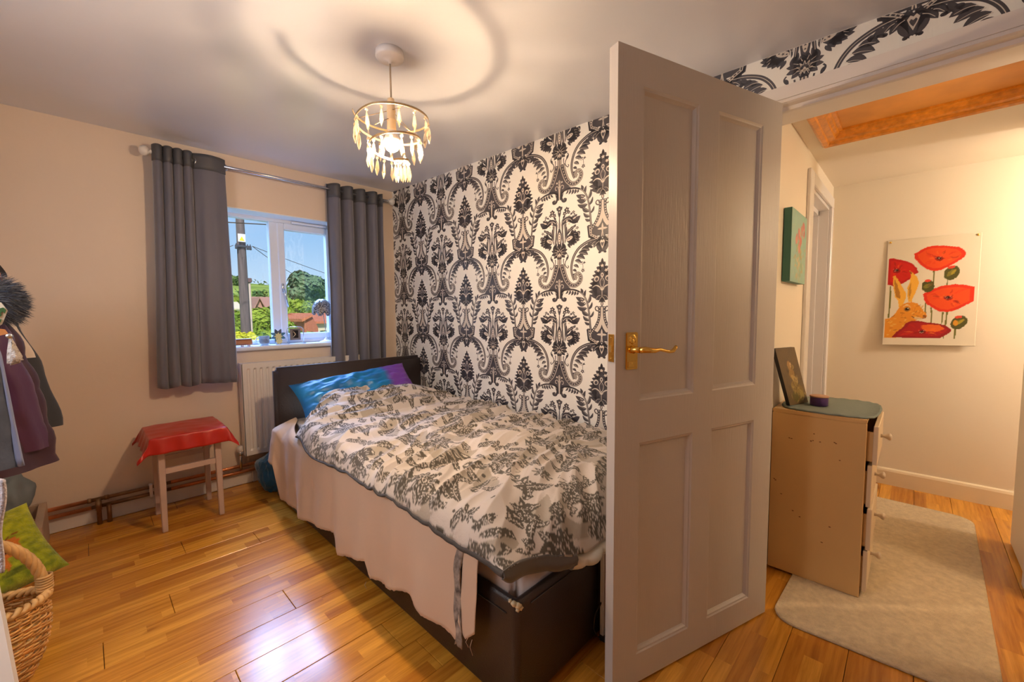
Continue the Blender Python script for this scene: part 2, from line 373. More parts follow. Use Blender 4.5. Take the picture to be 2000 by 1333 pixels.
    # --- acanthus arc (ogee crown to volute)
    ac = [(430, 560), (380, 556), (318, 566), (262, 588), (210, 622), (170, 672), (144, 730), (130, 800), (132, 860), (146, 915), (160, 945)]
    D(stroke(ac, 34, 18)); D(leaf(400, 560, 350, 520, 26)); D(leaf(350, 570, 320, 540, 20))
    for (a, b, c, d, w, bd) in ((410, 575, 350, 640, 44, .1), (372, 572, 318, 624, 36, .1), (322, 580, 300, 640, 34, .1), (290, 600, 276, 640, 30, .1),
        (230, 640, 316, 660, 52, -.14), (205, 668, 300, 700, 54, -.14), (182, 706, 270, 740, 46, -.15), (165, 744, 234, 776, 36, -.15), (152, 790, 206, 820, 30, -.12), (144, 836, 186, 860, 26, -.12), (144, 880, 174, 900, 22, -.1), (152, 920, 176, 930, 14, 0)): D(leaf(a, b, c, d, w, bd))
    for (a, b, c, d) in ((225, 645, 300, 652), (200, 676, 288, 696), (178, 714, 256, 738), (163, 750, 222, 770), (150, 796, 196, 814), (405, 584, 360, 626), (368, 582, 330, 616)): Lt(stroke([(a, b), ((a+c)/2, (b+d)/2-8), (c, d)], 4, 2))
    Lt(stroke(ac[1:], 4, 3)); D(ell(331, 630, 14, 12)); D(leaf(300, 615, 342, 640, 20))
    # --- small hanging sprig
    D(stroke([(196, 770), (232, 786), (262, 776)], 4)); D(flower(262, 774, 17, 4, .3, .4)); D(flower(238, 768, 12, 4)); D(stroke([(246, 780), (250, 815), (248, 840)], 4)); D(flower(248, 852, 22, 5, .4, .55)); Lt(ell(248, 852, 6, 6))
    # --- pineapple
    for i, (dy, w) in enumerate(((0, 16), (44, 42), (84, 66), (122, 82), (160, 96), (200, 108), (240, 120), (280, 118), (318, 104))):
        y = 765+dy; D(leaf(435-w*.35, y+58, 435-w-12, y+22, 44, .12))
    D([(435, 756), (420, 800), (398, 850), (372, 900), (348, 960), (336, 1020), (344, 1062), (372, 1090), (410, 1110), (435, 1120)]); D(leaf(435, 810, 435, 748, 26))
    Lt(flower(435, 822, 19, 5, -PI/2, .5)); Lt(flower(398, 868, 19, 5, .2, .5)); Lt(ell(435, 912, 14, 22)); D2(ell(435, 912, 6, 12)); Lt(ell(382, 946, 24, 28, .3)); D2(ell(384, 950, 14, 18, .3)); Lt(flower(382, 944, 7, 5))
    Lt(stroke([(435, 935), (416, 970), (420, 1010), (435, 1040)], 4)); Lt(stroke([(435, 1060), (400, 1020), (372, 1012), (344, 1030)], 16, 6)); D2(stroke([(420, 1046), (396, 1026), (366, 1020)], 5, 3))
    Lt(stroke([(435, 960), (435, 1130)], 5, 4, smooth=False)); D2(leaf(435, 1030, 435, 960, 16))
    D(leaf(430, 1100, 372, 1150, 44, -.25)); D(leaf(432, 1110, 404, 1180, 36, -.2)); D(leaf(420, 1086, 356, 1108, 34, -.2)); Lt(stroke([(422, 1110), (396, 1118), (382, 1142)], 3)); Lt(stroke([(428, 1126), (412, 1150), (408, 1168)], 3))
    D(leaf(435, 1180, 435, 1108, 18))
    # --- stem, capital and ogee diamond (one period lower)
    D(ell(435, 1190, 13, 26)); Lt(ell(435, 1192, 6, 15))
    D(stroke([(420, 1240), (402, 1262), (378, 1254), (372, 1232), (386, 1218), (400, 1226), (398, 1240)], 13, 9)); Lt(stroke([(418, 1240), (400, 1256), (382, 1248), (378, 1232), (388, 1224)], 4))
    sp = [(412, 1220), (412, 1290), (404, 1350), (382, 1410), (352, 1456), (328, 1494)]
    D([(435, 1215), (404, 1220), (400, 1300), (392, 1350), (370, 1402), (336, 1456), (326, 1500), (340, 1560), (435, 1560)]); Lt([(435, 1224), (410, 1228), (408, 1300), (400, 1352), (380, 1402), (350, 1448), (435, 1500)])
    D2(stroke(sp, 26, 22)); 
    q = cr(sp, 5)
    for i in range(1, len(q), 2): S.append((3, ell(q[i][0], q[i][1], 6, 6, n=8)))
    D2([(435, 1396), (424, 1430), (404, 1462), (374, 1494), (368, 1510), (390, 1540), (412, 1566), (435, 1580)])
    S.append((3, leaf(435, 1530, 435, 1440, 20))); S.append((3, leaf(435, 1494, 388, 1496, 20))); D2(ell(435, 1494, 6, 6)); S.append((3, stroke([(435, 1500), (428, 1570)], 6, smooth=False)))
    tabp = [(352, 1452), (312, 1452), (316, 1500), (324, 1548), (372, 1566), (404, 1592)]
    D(stroke([(300, 1446), (306, 1500), (312, 1556), (360, 1576), (400, 1604)], 26, 26, smooth=False)); D([(296, 1440), (350, 1440), (356, 1470), (330, 1500), (340, 1540), (392, 1580), (372, 1600), (304, 1560)])
    tb = [(318, 1450), (320, 1500), (326, 1540), (364, 1562), (396, 1588)]
    Lt(stroke(tb, 22, 20, smooth=False)); D2(stroke(tb, 12, 10, smooth=False))
    for (x, y) in ((318, 1464), (320, 1490), (323, 1516), (330, 1542), (350, 1554), (370, 1566), (388, 1580)): S.append((3, ell(x, y, 4.5, 4.5, n=8)))
    # crown under the diamond
    D([(435, 1590), (410, 1562), (396, 1590), (372, 1606), (392, 1640), (412, 1680), (424, 1712), (435, 1720)]); Lt([(435, 1612), (424, 1600), (412, 1620), (420, 1650), (435, 1690)]); D2([(435, 1632), (426, 1622), (420, 1634), (426, 1652), (435, 1668)])
    D(leaf(400, 1600, 424, 1730, 40, .1)); D(stroke([(428, 1710), (410, 1726), (402, 1712)], 9, 8)); D(ell(408, 1722, 11, 10))
    return S

def clip(poly, axis, lim, keep_less):
    out = []; n = len(poly)
    for i in range(n):
        a, b = poly[i], poly[(i+1) % n]
        ia = a[axis] <= lim if keep_less else a[axis] >= lim; ib = b[axis] <= lim if keep_less else b[axis] >= lim
        if ia: out.append(a)
        if ia != ib:
            t = (lim-a[axis])/(b[axis]-a[axis]); out.append(tuple(a[d]+(b[d]-a[d])*t for d in (0, 1)))
    return out
HALF = [(l, clip(clip(p, 0, 0, False), 0, 435, True)) for l, p in damask_half()]
HALF = [(l, p) for l, p in HALF if len(p) >= 3]

# ================================================================== SETTING
def wx(y): return 1.925+.022*y            # papered wall face, a little out of square
def cz(y): return 2.195+.032*y            # sagging ceiling
YW, XE, YH, HC = 3.42, 3.847, .458, 2.105
X0, Y0 = -.95, -1.05
# floor: base + boards
bm = B(); box(bm, X0-.1, 4.0, -2.75, YW+.3, -.10, -.016)
floor = obj('floor', bm, GAP, kind='structure')
W = .1665; seams = {13: .20, 12: -.01, 18: -.04, 11: .55, 10: -.2, 9: .3, 8: .75, 14: -.35, 15: .6, 2: 1.84, -1: 2.35, 0: 3.05, 1: 2.6, -2: 2.0}
rb = random.Random(3)
for k in range(-17, 21):
    y0 = -.048+W*k; y1 = y0+W
    if y0 > YW: break
    y1 = min(y1, YW+.02)
    x = seams.get(k, rb.uniform(-.4, 1.6))
    while x > X0+.3: x -= 2.1
    xs = [X0]
    x += 2.1
    while x < XE+.05: xs.append(x); x += 2.1
    xs.append(XE+.05)
    for a, b in zip(xs, xs[1:]):
        if b-a < .02: continue
        if y1 < Y0-.05 and b < 2.0: continue
        if y1 < Y0 and a < 1.9: a = 1.9
        bm = B(); dz = rb.uniform(-.0006, .0006); box(bm, a+.0009, b-.0009, y0+.0008, y1-.0008, -.016, dz, bev=.0012)
        obj('floor_board', bm, OAK, floor)
# ceiling (room)
V = []
for (x, y) in ((X0-.1, Y0-.1), (2.02, Y0-.1), (2.02, YW+.05), (X0-.1, YW+.05)): V += [(x, y, cz(y)), (x, y, cz(y)+.15)]
pyobj('ceiling', V, [(0, 2, 4, 6), (1, 7, 5, 3), (0, 1, 3, 2), (2, 3, 5, 4), (4, 5, 7, 6), (6, 7, 1, 0)], CEIL, kind='structure')
bm = B()   # hall ceiling with the hatch opening
hx0, hx1, hy0, hy1 = 2.22, 2.77, -.42, .335
for a, b, c, d in ((2.03, hx0, -2.7, YH+.2), (hx1, 4.0, -2.7, YH+.2), (hx0, hx1, -2.7, hy0), (hx0, hx1, hy1, YH+.2)): box(bm, a, b, c, d, HC, HC+.14)
obj('ceiling', bm, HALLW, kind='structure')
# window wall with opening
WX0, WX1, WZ0, WZ1 = .60, 1.54, .975, 1.957
bm = B()
for a, b, c, d in ((X0-.1, WX0, -.05, 2.5), (WX1, 2.3, -.05, 2.5), (WX0, WX1, -.05, WZ0), (WX0, WX1, WZ1, 2.5)): box(bm, a, b, YW, YW+.30, c, d)
obj('wall_back', bm, WALL, kind='structure')
bm = B(); box(bm, X0-.1, X0, Y0-.1, YW, 0, 2.4); obj('wall_left', bm, WALL, kind='structure')
bm = B(); box(bm, X0, 2.0, Y0-.1, Y0, 0, 2.4); obj('wall_front', bm, WALL, kind='structure')
# papered wall
def skew_box(bm, y0, y1, z0, z1, x_off=0, th=.11):
    V = [(wx(y)+x_off+t, y, z) for y in (y0, y1) for t in (0, th) for z in (z0, z1)]
    v = [bm.verts.new(p) for p in V]
    for f in ((0, 1, 3, 2), (4, 6, 7, 5), (0, 4, 5, 1), (2, 3, 7, 6), (1, 5, 7, 3), (0, 2, 6, 4)): bm.faces.new([v[i] for i in f])
bm = B(); skew_box(bm, .47, YW, 0, 2.45); skew_box(bm, -.47, .47, 2.02, 2.45); skew_box(bm, Y0-.1, -.47, 0, 2.45)
wall_r = obj('wall_right', bm, PAPER, kind='structure')
V = []; Fc = []; FI = []
def lin_clip(poly, a, b, c):
    out = []; n = len(poly)
    for i in range(n):
        p, q = poly[i], poly[(i+1) % n]; fp = a*p[0]+b*p[1]-c; fq = a*q[0]+b*q[1]-c
        if fp <= 0: out.append(p)
        if (fp <= 0) != (fq <= 0): t = fp/(fp-fq); out.append((p[0]+(q[0]-p[0])*t, p[1]+(q[1]-p[1])*t))
    return out
SX, SZ = .2925/435, .567/1030
for (ya, yb, za) in ((.50, YW-.002, .10), (-1.0, .50, 2.05)):
    for m in range(-6, 6):
        ax = 1.504+.585*m
        for s in (1, -1):
            e0, e1 = sorted((ax, ax-s*.2925))
            if e1 < ya or e0 > yb: continue
            for k in range(-4, 3):
                zt = 1.831+k*.567
                for l, p in HALF:
                    q = [(ax-s*a*SX, zt-(b-150)*SZ) for a, b in p]
                    zs = [z for _, z in q]; ys = [y for y, _ in q]
                    if max(zs) < za or min(zs) > 2.31 or max(ys) < ya or min(ys) > yb: continue
                    if min(ys) < ya: q = lin_clip(q, -1, 0, -ya)
                    if len(q) > 2 and max(ys) > yb: q = lin_clip(q, 1, 0, yb)
                    if len(q) > 2 and min(zs) < za: q = lin_clip(q, 0, -1, -za)
                    if len(q) > 2 and max(zs) > 2.16: q = lin_clip(q, -.032, 1, 2.194)
                    if len(q) < 3: continue
                    b0 = len(V); V += [(wx(y)-.00025*(l+1), y, z) for y, z in q]
                    ar = sum(q[i][0]*q[(i+1) % len(q)][1]-q[(i+1) % len(q)][0]*q[i][1] for i in range(len(q)))
                    idx = list(range(b0, b0+len(q)))
                    Fc.append(idx[::-1] if ar > 0 else idx); FI.append(1 if l in (1, 3) else 0)
o = pyobj('damask_print', V, Fc, [INK, INK2], wall_r, kind='stuff')
o.data.polygons.foreach_set('material_index', FI); o.data.update()
# paper drop seams
# hall walls
bm = B()   # hall left wall with a doorway
DX0, DX1, DZ = 2.945, 3.68, 1.93
for a, b, c, d in ((2.02, DX0, 0, 2.2), (DX1, 4.0, 0, 2.2), (DX0, DX1, DZ, 2.2)): box(bm, a, b, YH, YH+.14, c, d)
obj('wall_hall_left', bm, HALLW, kind='structure')
bm = B(); box(bm, XE, XE+.12, -2.7, YH, 0, 2.2); obj('wall_hall_end', bm, HALLW, kind='structure')
bm = B(); box(bm, 2.76, 3.28, -2.7, -.405, 0, 2.2, bev=.012, seg=2); box(bm, 2.03, 2.10, -2.7, -.405, 0, 2.2); box(bm, 2.10, 2.76, -.52, -.405, 2.03, 2.2); box(bm, 2.03, 3.28, -2.8, -2.7, 0, 2.2); box(bm, 3.28, XE, -2.8, -2.7, 0, 2.2)
obj('wall_hall_right', bm, HALLW, kind='structure')
def board_profile(t, h): return [(0, 0), (t, 0), (t, h-.02), (t*.75, h-.006), (t*.35, h), (0, h)]
bm = B(); prism(bm, [(XE-a, z) for a, z in board_profile(.018, .115)], -2.6, YH, axis='Y'); obj('baseboard_hall_end', bm, mat('cream_skirting', (.80, .68, .50), .35), kind='structure')
bm = B(); prism(bm, [(a+2.05, z) for a, z in ((0, 0), (.055, 0), (.055, 2.0), (0, 2.0))], -.404, -.385, axis='X') if 0 else box(bm, 2.04, 2.095, -.404, -.387, 0, 2.0)
obj('trim_3', bm, WHITE, kind='structure')
bm = B(); box(bm, 2.735, 2.80, -.45, -.385, 0, 2.08, bev=.014, seg=3); box(bm, 2.66, 2.73, -.46, -.395, 0, 2.08, bev=.014, seg=3)
obj('trim_4', bm, WHITE, kind='structure')
bm = B(); box(bm, X0, .80, YW-.016, YW, 0, .085, bev=.004); box(bm, .80, 1.99, YW-.016, YW, 0, .085, bev=.004)
obj('baseboard_back', bm, WHITE, kind='structure')
bm = B(); box(bm, wx(2)-.018, wx(2)+.005, .52, .78, 0, .1, bev=.004); obj('baseboard_right', bm, WHITE, kind='structure')

# doorway casing
cas = empty('trim_1', (1.95, 0, 0), kind='structure')
def child(o, root):
    o.parent = root; o.matrix_parent_inverse = Matrix.Translation(root.location).inverted() if root.rotation_euler.z == 0 else Matrix.Identity(4); return o
def part(name, bm, m, root, smooth=False, **k):
    o = obj(name, bm, m, None, smooth, **k); o.parent = root
    o.matrix_parent_inverse = (Matrix.Translation(root.location) @ root.rotation_euler.to_matrix().to_4x4()).inverted()
    if root.parent: o.matrix_parent_inverse = Matrix.Identity(4)
    return o
CF = 1.872
def lint(poly, y0, y1): bm = B(); prism(bm, poly, y0, y1, axis='Y'); return bm
part('head_casing', lint([(CF, 2.005), (CF, 2.052), (wx(0)+.003, 2.052), (wx(0)+.003, 2.005)], -.53, .49), WHITE, cas)
part('head_lining', lint([(CF+.006, 2.005), (CF+.006, 1.994), (CF+.016, 1.990), (CF+.045, 1.990), (CF+.050, 1.978), (CF+.062, 1.975), (CF+.072, 1.975), (2.055, 1.975), (2.055, 2.021), (CF+.06, 2.021), (CF+.06, 2.005)], -.46, .46), WHITE, cas)
for s in (1, -1):
    bm = B(); box(bm, CF, wx(0)+.003, *sorted((s*.43, s*.49)), 0, 2.005, bev=.003)
    part('side_casing', bm, WHITE, cas)
    bm = B(); box(bm, CF+.006, 2.055, *sorted((s*.425, s*.458)), 0, 1.99); part('side_lining', bm, WHITE, cas)
# hall doorway casing
c2 = empty('trim_2', (3.3, YH, 0), kind='structure')
bm = B(); box(bm, 2.84, 2.945, YH-.02, YH, 0, 2.0, bev=.004); part('side_casing', bm, WHITE, c2)
bm = B(); box(bm, 2.945, 3.74, YH-.02, YH, DZ, 2.0, bev=.004); part('head_casing', bm, WHITE, c2)
bm = B(); box(bm, 3.68, 3.74, YH-.02, YH, 0, DZ, bev=.004); part('side_casing', bm, WHITE, c2)
bm = B(); box(bm, 2.90, 2.945, YH, YH+.14, 0, DZ); box(bm, 3.66, 3.68, YH-.001, YH+.14, 0, DZ); box(bm, 2.945, 3.66, YH-.001, YH+.14, DZ-.02, DZ)
part('lining', bm, WHITE, c2)
bm = B(); box(bm, 3.635, 3.66, YH+.055, YH+.085, 0, DZ-.02); box(bm, 2.945, 3.66, YH+.055, YH+.085, DZ-.05, DZ-.02); part('door_stop', bm, WHITE, c2)
d2 = empty('door_2', (3.3, YH+.11, 0), kind='structure')
bm = B(); box(bm, 2.945, 3.66, YH+.088, YH+.128, .005, DZ-.02); part('door_leaf', bm, WHITE, d2)
bm = B(); tube(bm, [(3.02, YH+.09, 1.0), (3.02, YH+.04, 1.0), (3.13, YH+.04, 1.0)], .008); part('door_handle', bm, CHROME, d2, smooth=True)

# loft hatch
PINE = mat('varnished_pine', (.80, .30, .03), .3, nscale=3, namt=.35, stretch=(14, 14, 14), coat=.2)
PLY = mat('hatch_plywood', (.80, .36, .08), .5, nscale=5, namt=.25)
ht = empty('loft_hatch', (2.5, 0, HC), label='stained pine framed loft hatch with plywood lid in the hallway ceiling', cat='hatch')
def mould(x0, x1, y0, y1, axis):
    bm = B()
    box(bm, x0, x1, y0, y1, HC-.022, HC, bev=.004)
    return bm
fo = [hx0-.055, hx1+.058, hy0-.055, hy1+.058]
HPROF = [(0, 0), (0, -.016), (.012, -.026), (.030, -.022), (.034, -.012), (.048, -.009), (.060, -.006), (.063, .004), (.074, .008), (.078, .018), (.092, .020), (.092, .034), (.058, .034), (.058, 0)]
def hatch_rail(p, q, nx, ny):
    """moulding from p to q (outer edge, mitred), profile runs inward along (nx, ny)"""
    dx, dy = q[0]-p[0], q[1]-p[1]; d = math.hypot(dx, dy); dx, dy = dx/d, dy/d; bm = B()
    A = [bm.verts.new((p[0]+nx*t+dx*t, p[1]+ny*t+dy*t, HC+z)) for t, z in HPROF]; C_ = [bm.verts.new((q[0]+nx*t-dx*t, q[1]+ny*t-dy*t, HC+z)) for t, z in HPROF]; n_ = len(A)
    for i in range(n_): bm.faces.new((A[i], A[(i+1) % n_], C_[(i+1) % n_], C_[i]))
    bm.faces.new(A[::-1]); bm.faces.new(C_); bmesh.ops.recalc_face_normals(bm, faces=bm.faces); return bm
c00, c10, c11, c01 = (fo[0], fo[2]), (fo[1], fo[2]), (fo[1], fo[3]), (fo[0], fo[3])
for p, q, nx, ny in ((c10, c11, -1, 0), (c00, c01, 1, 0), (c01, c11, 0, -1), (c00, c10, 0, 1)): part('frame_rail', hatch_rail(p, q, nx, ny), PINE, ht)
bm = B(); box(bm, hx0+.001, hx1-.001, hy0+.001, hy1-.001, HC+.030, HC+.045); part('lid_panel', bm, PLY, ht)

# ------------------------------------------------------------------ window
w = empty('window_1', (1.07, 3.6, 1.0), kind='structure')
FY0, FY1 = 3.585, 3.645
def frame(x0, x1, z0, z1, t, y0, y1, bev=.004):
    bm = B(); box(bm, x0, x0+t, y0, y1, z0, z1, bev); box(bm, x1-t, x1, y0, y1, z0, z1, bev)
    box(bm, x0+t, x1-t, y0, y1, z0, z0+t, bev); box(bm, x0+t, x1-t, y0, y1, z1-t, z1, bev); return bm
bm = frame(WX0, WX1, .985, WZ1, .032, FY0, FY1); box(bm, 1.033, 1.092, FY0-.002, FY1, 1.0, WZ1-.03, .004)
part('window_frame', bm, UPVC, w)
bm = frame(1.088, WX1-.03, 1.012, 1.925, .050, FY0-.012, FY1-.012, .006); sash = part('casement_sash', bm, UPVC, w)
bm = B(); box(bm, 1.138, WX1-.08, 3.607, 3.611, 1.062, 1.875); part('window_pane', bm, GLASS, w)
bm = B(); box(bm, .632, 1.033, 3.607, 3.611, 1.017, 1.925); part('window_pane', bm, GLASS, w)
bm = B(); box(bm, 1.19, 1.46, FY0-.022, FY0-.002, 1.928, 1.945, .003); part('trickle_vent', bm, UPVC, w)
bm = B(); box(bm, 1.100, 1.118, FY0-.026, FY0-.012, 1.385, 1.455, .004); tube(bm, [(1.108, FY0-.026, 1.41), (1.108, FY0-.05, 1.41), (1.116, FY0-.055, 1.36), (1.130, FY0-.055, 1.27)], [.007, .007, .007, .005], 8)
part('window_handle', bm, CHROME, w, smooth=True)
bm = B(); box(bm, WX0+.002, WX1-.002, YW-.001, FY0, WZ0-.02, .985); box(bm, WX0-.03, WX1+.03, YW-.035, YW-.001, WZ0-.018, .985, bev=.006, seg=2)
part('window_sill', bm, UPVC, w)
RVW = mat('white_reveal_paint', (.84, .85, .88), .5)
bm = B(); box(bm, WX0, WX1, YW+.002, FY0, WZ1-.006, WZ1); box(bm, WX0, WX0+.006, YW+.002, FY0, .985, WZ1-.006); box(bm, WX1-.006, WX1, YW+.002, FY0, .985, WZ1-.006)
part('reveal_lining', bm, RVW, w)
bm = B(); box(bm, .4, 1.7, FY1, FY1+.12, .90, .965); part('outer_sill', bm, UPVC, w)

# ================================================================== DOOR LEAF
door = empty('door_1', (1.84, .381, 0), rz=math.atan2(.319, -.948), kind='structure')   # local +x along the leaf, seen face at y=0, leaf towards -y
L_, H0, H1, TH = .787, .008, 1.975, .036
PN = [(.112, .352, .105, .803), (.447, .690, .105, .803), (.112, .352, .937, 1.875), (.447, .690, .937, 1.875)]
def dpart(name, bm, m, parent=door, smooth=False, **k):
    o = obj(name, bm, m, parent, smooth, **k); return o
bm = B()
for a, b, c, d in ((0, .112, H0, H1), (.690, L_, H0, H1), (.352, .447, .105, 1.875), (.112, .690, H0, .105), (.112, .690, 1.875, H1)): box(bm, a, b, -TH, 0, c, d)
for a, b in ((.112, .352), (.447, .690)): box(bm, a, b, -TH, 0, .803, .937)
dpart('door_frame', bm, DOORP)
for a, b, c, d in PN:
    bm = B(); box(bm, a-.002, b+.002, -TH+.012, -.013, c-.002, d+.002)
    # raised field: thin bevelled step
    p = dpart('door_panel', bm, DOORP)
    bm = B()
    def ring(o0, y0, o1, y1):
        A = [(a+o0, c+o0), (b-o0, c+o0), (b-o0, d-o0), (a+o0, d-o0)]; C = [(a+o1, c+o1), (b-o1, c+o1), (b-o1, d-o1), (a+o1, d-o1)]
        va = [bm.verts.new((x, y0, z)) for x, z in A]; vc = [bm.verts.new((x, y1, z)) for x, z in C]
        for i in range(4): bm.faces.new((va[i], vc[i], vc[(i+1) % 4], va[(i+1) % 4]))
    for (o0, y0, o1, y1) in ((0, 0, .004, -.003), (.004, -.003, .009, -.004), (.009, -.004, .013, -.009), (.013, -.009, .017, -.013)): ring(o0, y0, o1, y1)
    bmesh.ops.recalc_face_normals(bm, faces=bm.faces)
    dpart('panel_moulding', bm, DOORP, p)
bm = B(); box(bm, .703, .750, 0, .006, 1.037, 1.150, bev=.0025, seg=2)
box(bm, .710, .743, .006, .008, 1.043, 1.062, bev=.001)
for (cx, cz_, rx, rz_) in ((.7265, 1.136, .012, .008), (.7265, 1.122, .009, .009), (.717, 1.128, .006, .01), (.736, 1.128, .006, .01), (.7265, 1.056, .01, .007), (.718, 1.050, .007, .006), (.735, 1.050, .007, .006)):
    s = bmesh.ops.create_icosphere(bm, subdivisions=2, radius=1)
    for v in s['verts']: v.co = Vector((cx+v.co.x*rx, .006+v.co.y*.0025, cz_+v.co.z*rz_))
hp = dpart('handle_plate', bm, BRASS)
bm = B(); lathe(bm, [(.011, .005), (.012, .012), (.0085, .018), (.0085, .036)], (.7265, 0, 1.098), 16, axis='Y')
tube(bm, [(.7265, .036, 1.098), (.712, .044, 1.099), (.695, .047, 1.097), (.678, .047, 1.0955), (.655, .047, 1.098), (.635, .047, 1.093), (.615, .047, 1.089), (.600, .047, 1.091), (.590, .047, 1.099), (.586, .047, 1.106)], [.0095, .0100, .0085, .0078, .0052, .0045, .0048, .0062, .0058, .0045], 10)
dpart('lever_handle', bm, BRASS, hp, True)
bm = B(); box(bm, L_, L_+.0025, -.030, -.006, 1.062, 1.145, bev=.0008); 
for z in (1.072, 1.135): lathe(bm, [(.0035, L_+.002), (.003, L_+.004), (.0005, L_+.0042)], (0, -.018, z), 10, axis='X')
lp = dpart('latch_plate', bm, BRASS)
bm = B(); prism(bm, [(L_+.002, -.027), (L_+.011, -.010), (L_+.002, -.009)], 1.092, 1.112, axis='Z'); dpart('latch_bolt', bm, BRASS, lp)
for z in (.25, 1.72):
    bm = B(); tube(bm, [(-.004, -TH-.004, z), (-.004, -TH-.004, z+.09)], .006, 8); box(bm, -.002, 0, -TH, -.006, z, z+.09); dpart('hinge', bm, BRASS)

# ================================================================== PENDANT
LX, LY = .900, 1.530; LC = cz(LY)
lamp = empty('pendant_lamp', (LX, LY, LC), label='ceiling pendant light with spiral of dangling crystal drops and glowing bulb', cat='lamp')
SATIN = mat('white_plastic_fitting', (.80, .76, .74), .35); HOLD = mat('cream_bulb_holder', (.82, .62, .38), .4)
GOLDW = mat('antique_brass_wire', (.42, .30, .17), .35, .8)
bm = B(); lathe(bm, [(.002, 0), (.053, -.001), (.055, -.024), (.051, -.029), (.030, -.034), (.008, -.038), (.005, -.048)], (LX, LY, LC), 32); part('ceiling_rose', bm, SATIN, lamp, True)
bm = B(); tube(bm, [(LX, LY, LC-.035), (LX+.001, LY, 2.06)], .0036, 8); part('cord', bm, mat('beige_flex', (.42, .33, .24), .5), lamp, True)
bm = B(); lathe(bm, [(.003, 2.068), (.013, 2.062), (.016, 2.045), (.016, 2.020), (.0175, 2.018), (.0175, 2.014), (.016, 2.012), (.0165, 1.985), (.0185, 1.983), (.0185, 1.979), (.017, 1.977), (.018, 1.945), (.0165, 1.940)], (LX, LY, 0), 20); part('bulb_holder', bm, HOLD, lamp, True)
BULB = mat('glowing_bulb', (1, .9, .7), .3, emis=(1, .70, .42), es=BULB_E)
bm = B(); lathe(bm, [(.014, 1.948), (.016, 1.935), (.026, 1.918), (.0325, 1.906), (.0325, 1.899)], (LX, LY, 0), 24); part('light_blocking_collar', bm, SATIN, lamp, True)  # opaque collar added and widened to keep the bulb's upward light off the ceiling
bm = B(); lathe(bm, [(.0300, 1.9000), (.031, 1.893), (.0295, 1.882), (.022, 1.868), (.010, 1.860), (.001, 1.859)], (LX, LY, 0), 24); bulb = part('light_bulb', bm, BULB, lamp, True)
sp = []
TURNS = 2.75
def spiral(t):
    a = R(150)-t*TURNS*2*PI
    k_ = max(0, (t-.30)/.70); r = .145-.094*k_; z = 2.005-.030*min(1, t/.34)-.165*k_
    return Vector((LX+r*math.cos(a), LY+r*math.sin(a), z))
bm = B()
N_ = 150
pr_ = None
for i in range(N_+1):
    p = spiral(i/N_); c = Vector((LX, LY, p.z)); rad = (p-c).normalized()
    q = [bm.verts.new(p+rad*dx+Vector((0, 0, dz))) for dx, dz in ((-.001, -.004), (.001, -.004), (.001, .004), (-.001, .004))]
    if pr_:
        for k in range(4): bm.faces.new((pr_[k], pr_[(k+1) % 4], q[(k+1) % 4], q[k]))
    pr_ = q
part('spiral_band', bm, GOLDW, lamp)
bm = B()
for a in (20, 140, 260):
    tube(bm, [(LX+.016*math.cos(R(a)), LY+.016*math.sin(R(a)), 2.016), (LX+.128*math.cos(R(a)), LY+.128*math.sin(R(a)), 1.985-.0*a)], .0013, 5)
for a in (80, 200, 320):
    tube(bm, [(LX+.018*math.cos(R(a)), LY+.018*math.sin(R(a)), 1.981), (LX+.098*math.cos(R(a)), LY+.098*math.sin(R(a)), 1.925)], .0013, 5)
part('support_wire', bm, GOLDW, lamp)
CRY = bpy.data.materials.new('crystal_drop'); CRY.use_nodes = True
_n = CRY.node_tree.nodes; _n.clear(); _L = CRY.node_tree.links
_o = _n.new('ShaderNodeOutputMaterial'); _t = _n.new('ShaderNodeBsdfTransparent'); _t.inputs[0].default_value = (1, .95, .88, 1); _g = _n.new('ShaderNodeBsdfGlossy'); _g.inputs['Roughness'].default_value = .12; _g.inputs[0].default_value = (1, .95, .85, 1)
_r = _n.new('ShaderNodeBsdfTranslucent'); _r.inputs[0].default_value = (.50, .40, .28, 1); _a = _n.new('ShaderNodeMixShader'); _b = _n.new('ShaderNodeMixShader'); _a.inputs[0].default_value = .55; _b.inputs[0].default_value = .5
_L.new(_r.outputs[0], _a.inputs[1]); _L.new(_g.outputs[0], _a.inputs[2]); _L.new(_t.outputs[0], _b.inputs[1]); _L.new(_a.outputs[0], _b.inputs[2]); _L.new(_b.outputs[0], _o.inputs[0])
bm = B()
lathe(bm, [(.0005, 0), (.0045, -.010), (.0085, -.040), (.0045, -.054), (.0005, -.066)], (0, 0, -.017), 6)
for f in bm.faces: f.smooth = False
dme = bpy.data.meshes.new('crystal'); bm.to_mesh(dme); bm.free(); dme.materials.append(CRY)
bm = B(); bmesh.ops.create_icosphere(bm, subdivisions=1, radius=.0068); bmesh.ops.translate(bm, verts=bm.verts, vec=(0, 0, -.010)); bme = bpy.data.meshes.new('bead'); bm.to_mesh(bme); bm.free(); bme.materials.append(CRY)
bm = B(); tube(bm, [(0, 0, 0), (0, 0, -.006)], .0008, 4); 
nC = 42
for i in range(nC):
    t = (i+.5)/nC; t = t**.9; p = spiral(t)+Vector((0, 0, -.004))
    o = bpy.data.objects.new('crystal', dme); COL.objects.link(o); o.parent = lamp; o.location = p-Vector((LX, LY, LC)); o.rotation_euler = (rnd.uniform(-.08, .08), rnd.uniform(-.08, .08), rnd.uniform(0, 6))
    b = bpy.data.objects.new('bead', bme); COL.objects.link(b); b.parent = o

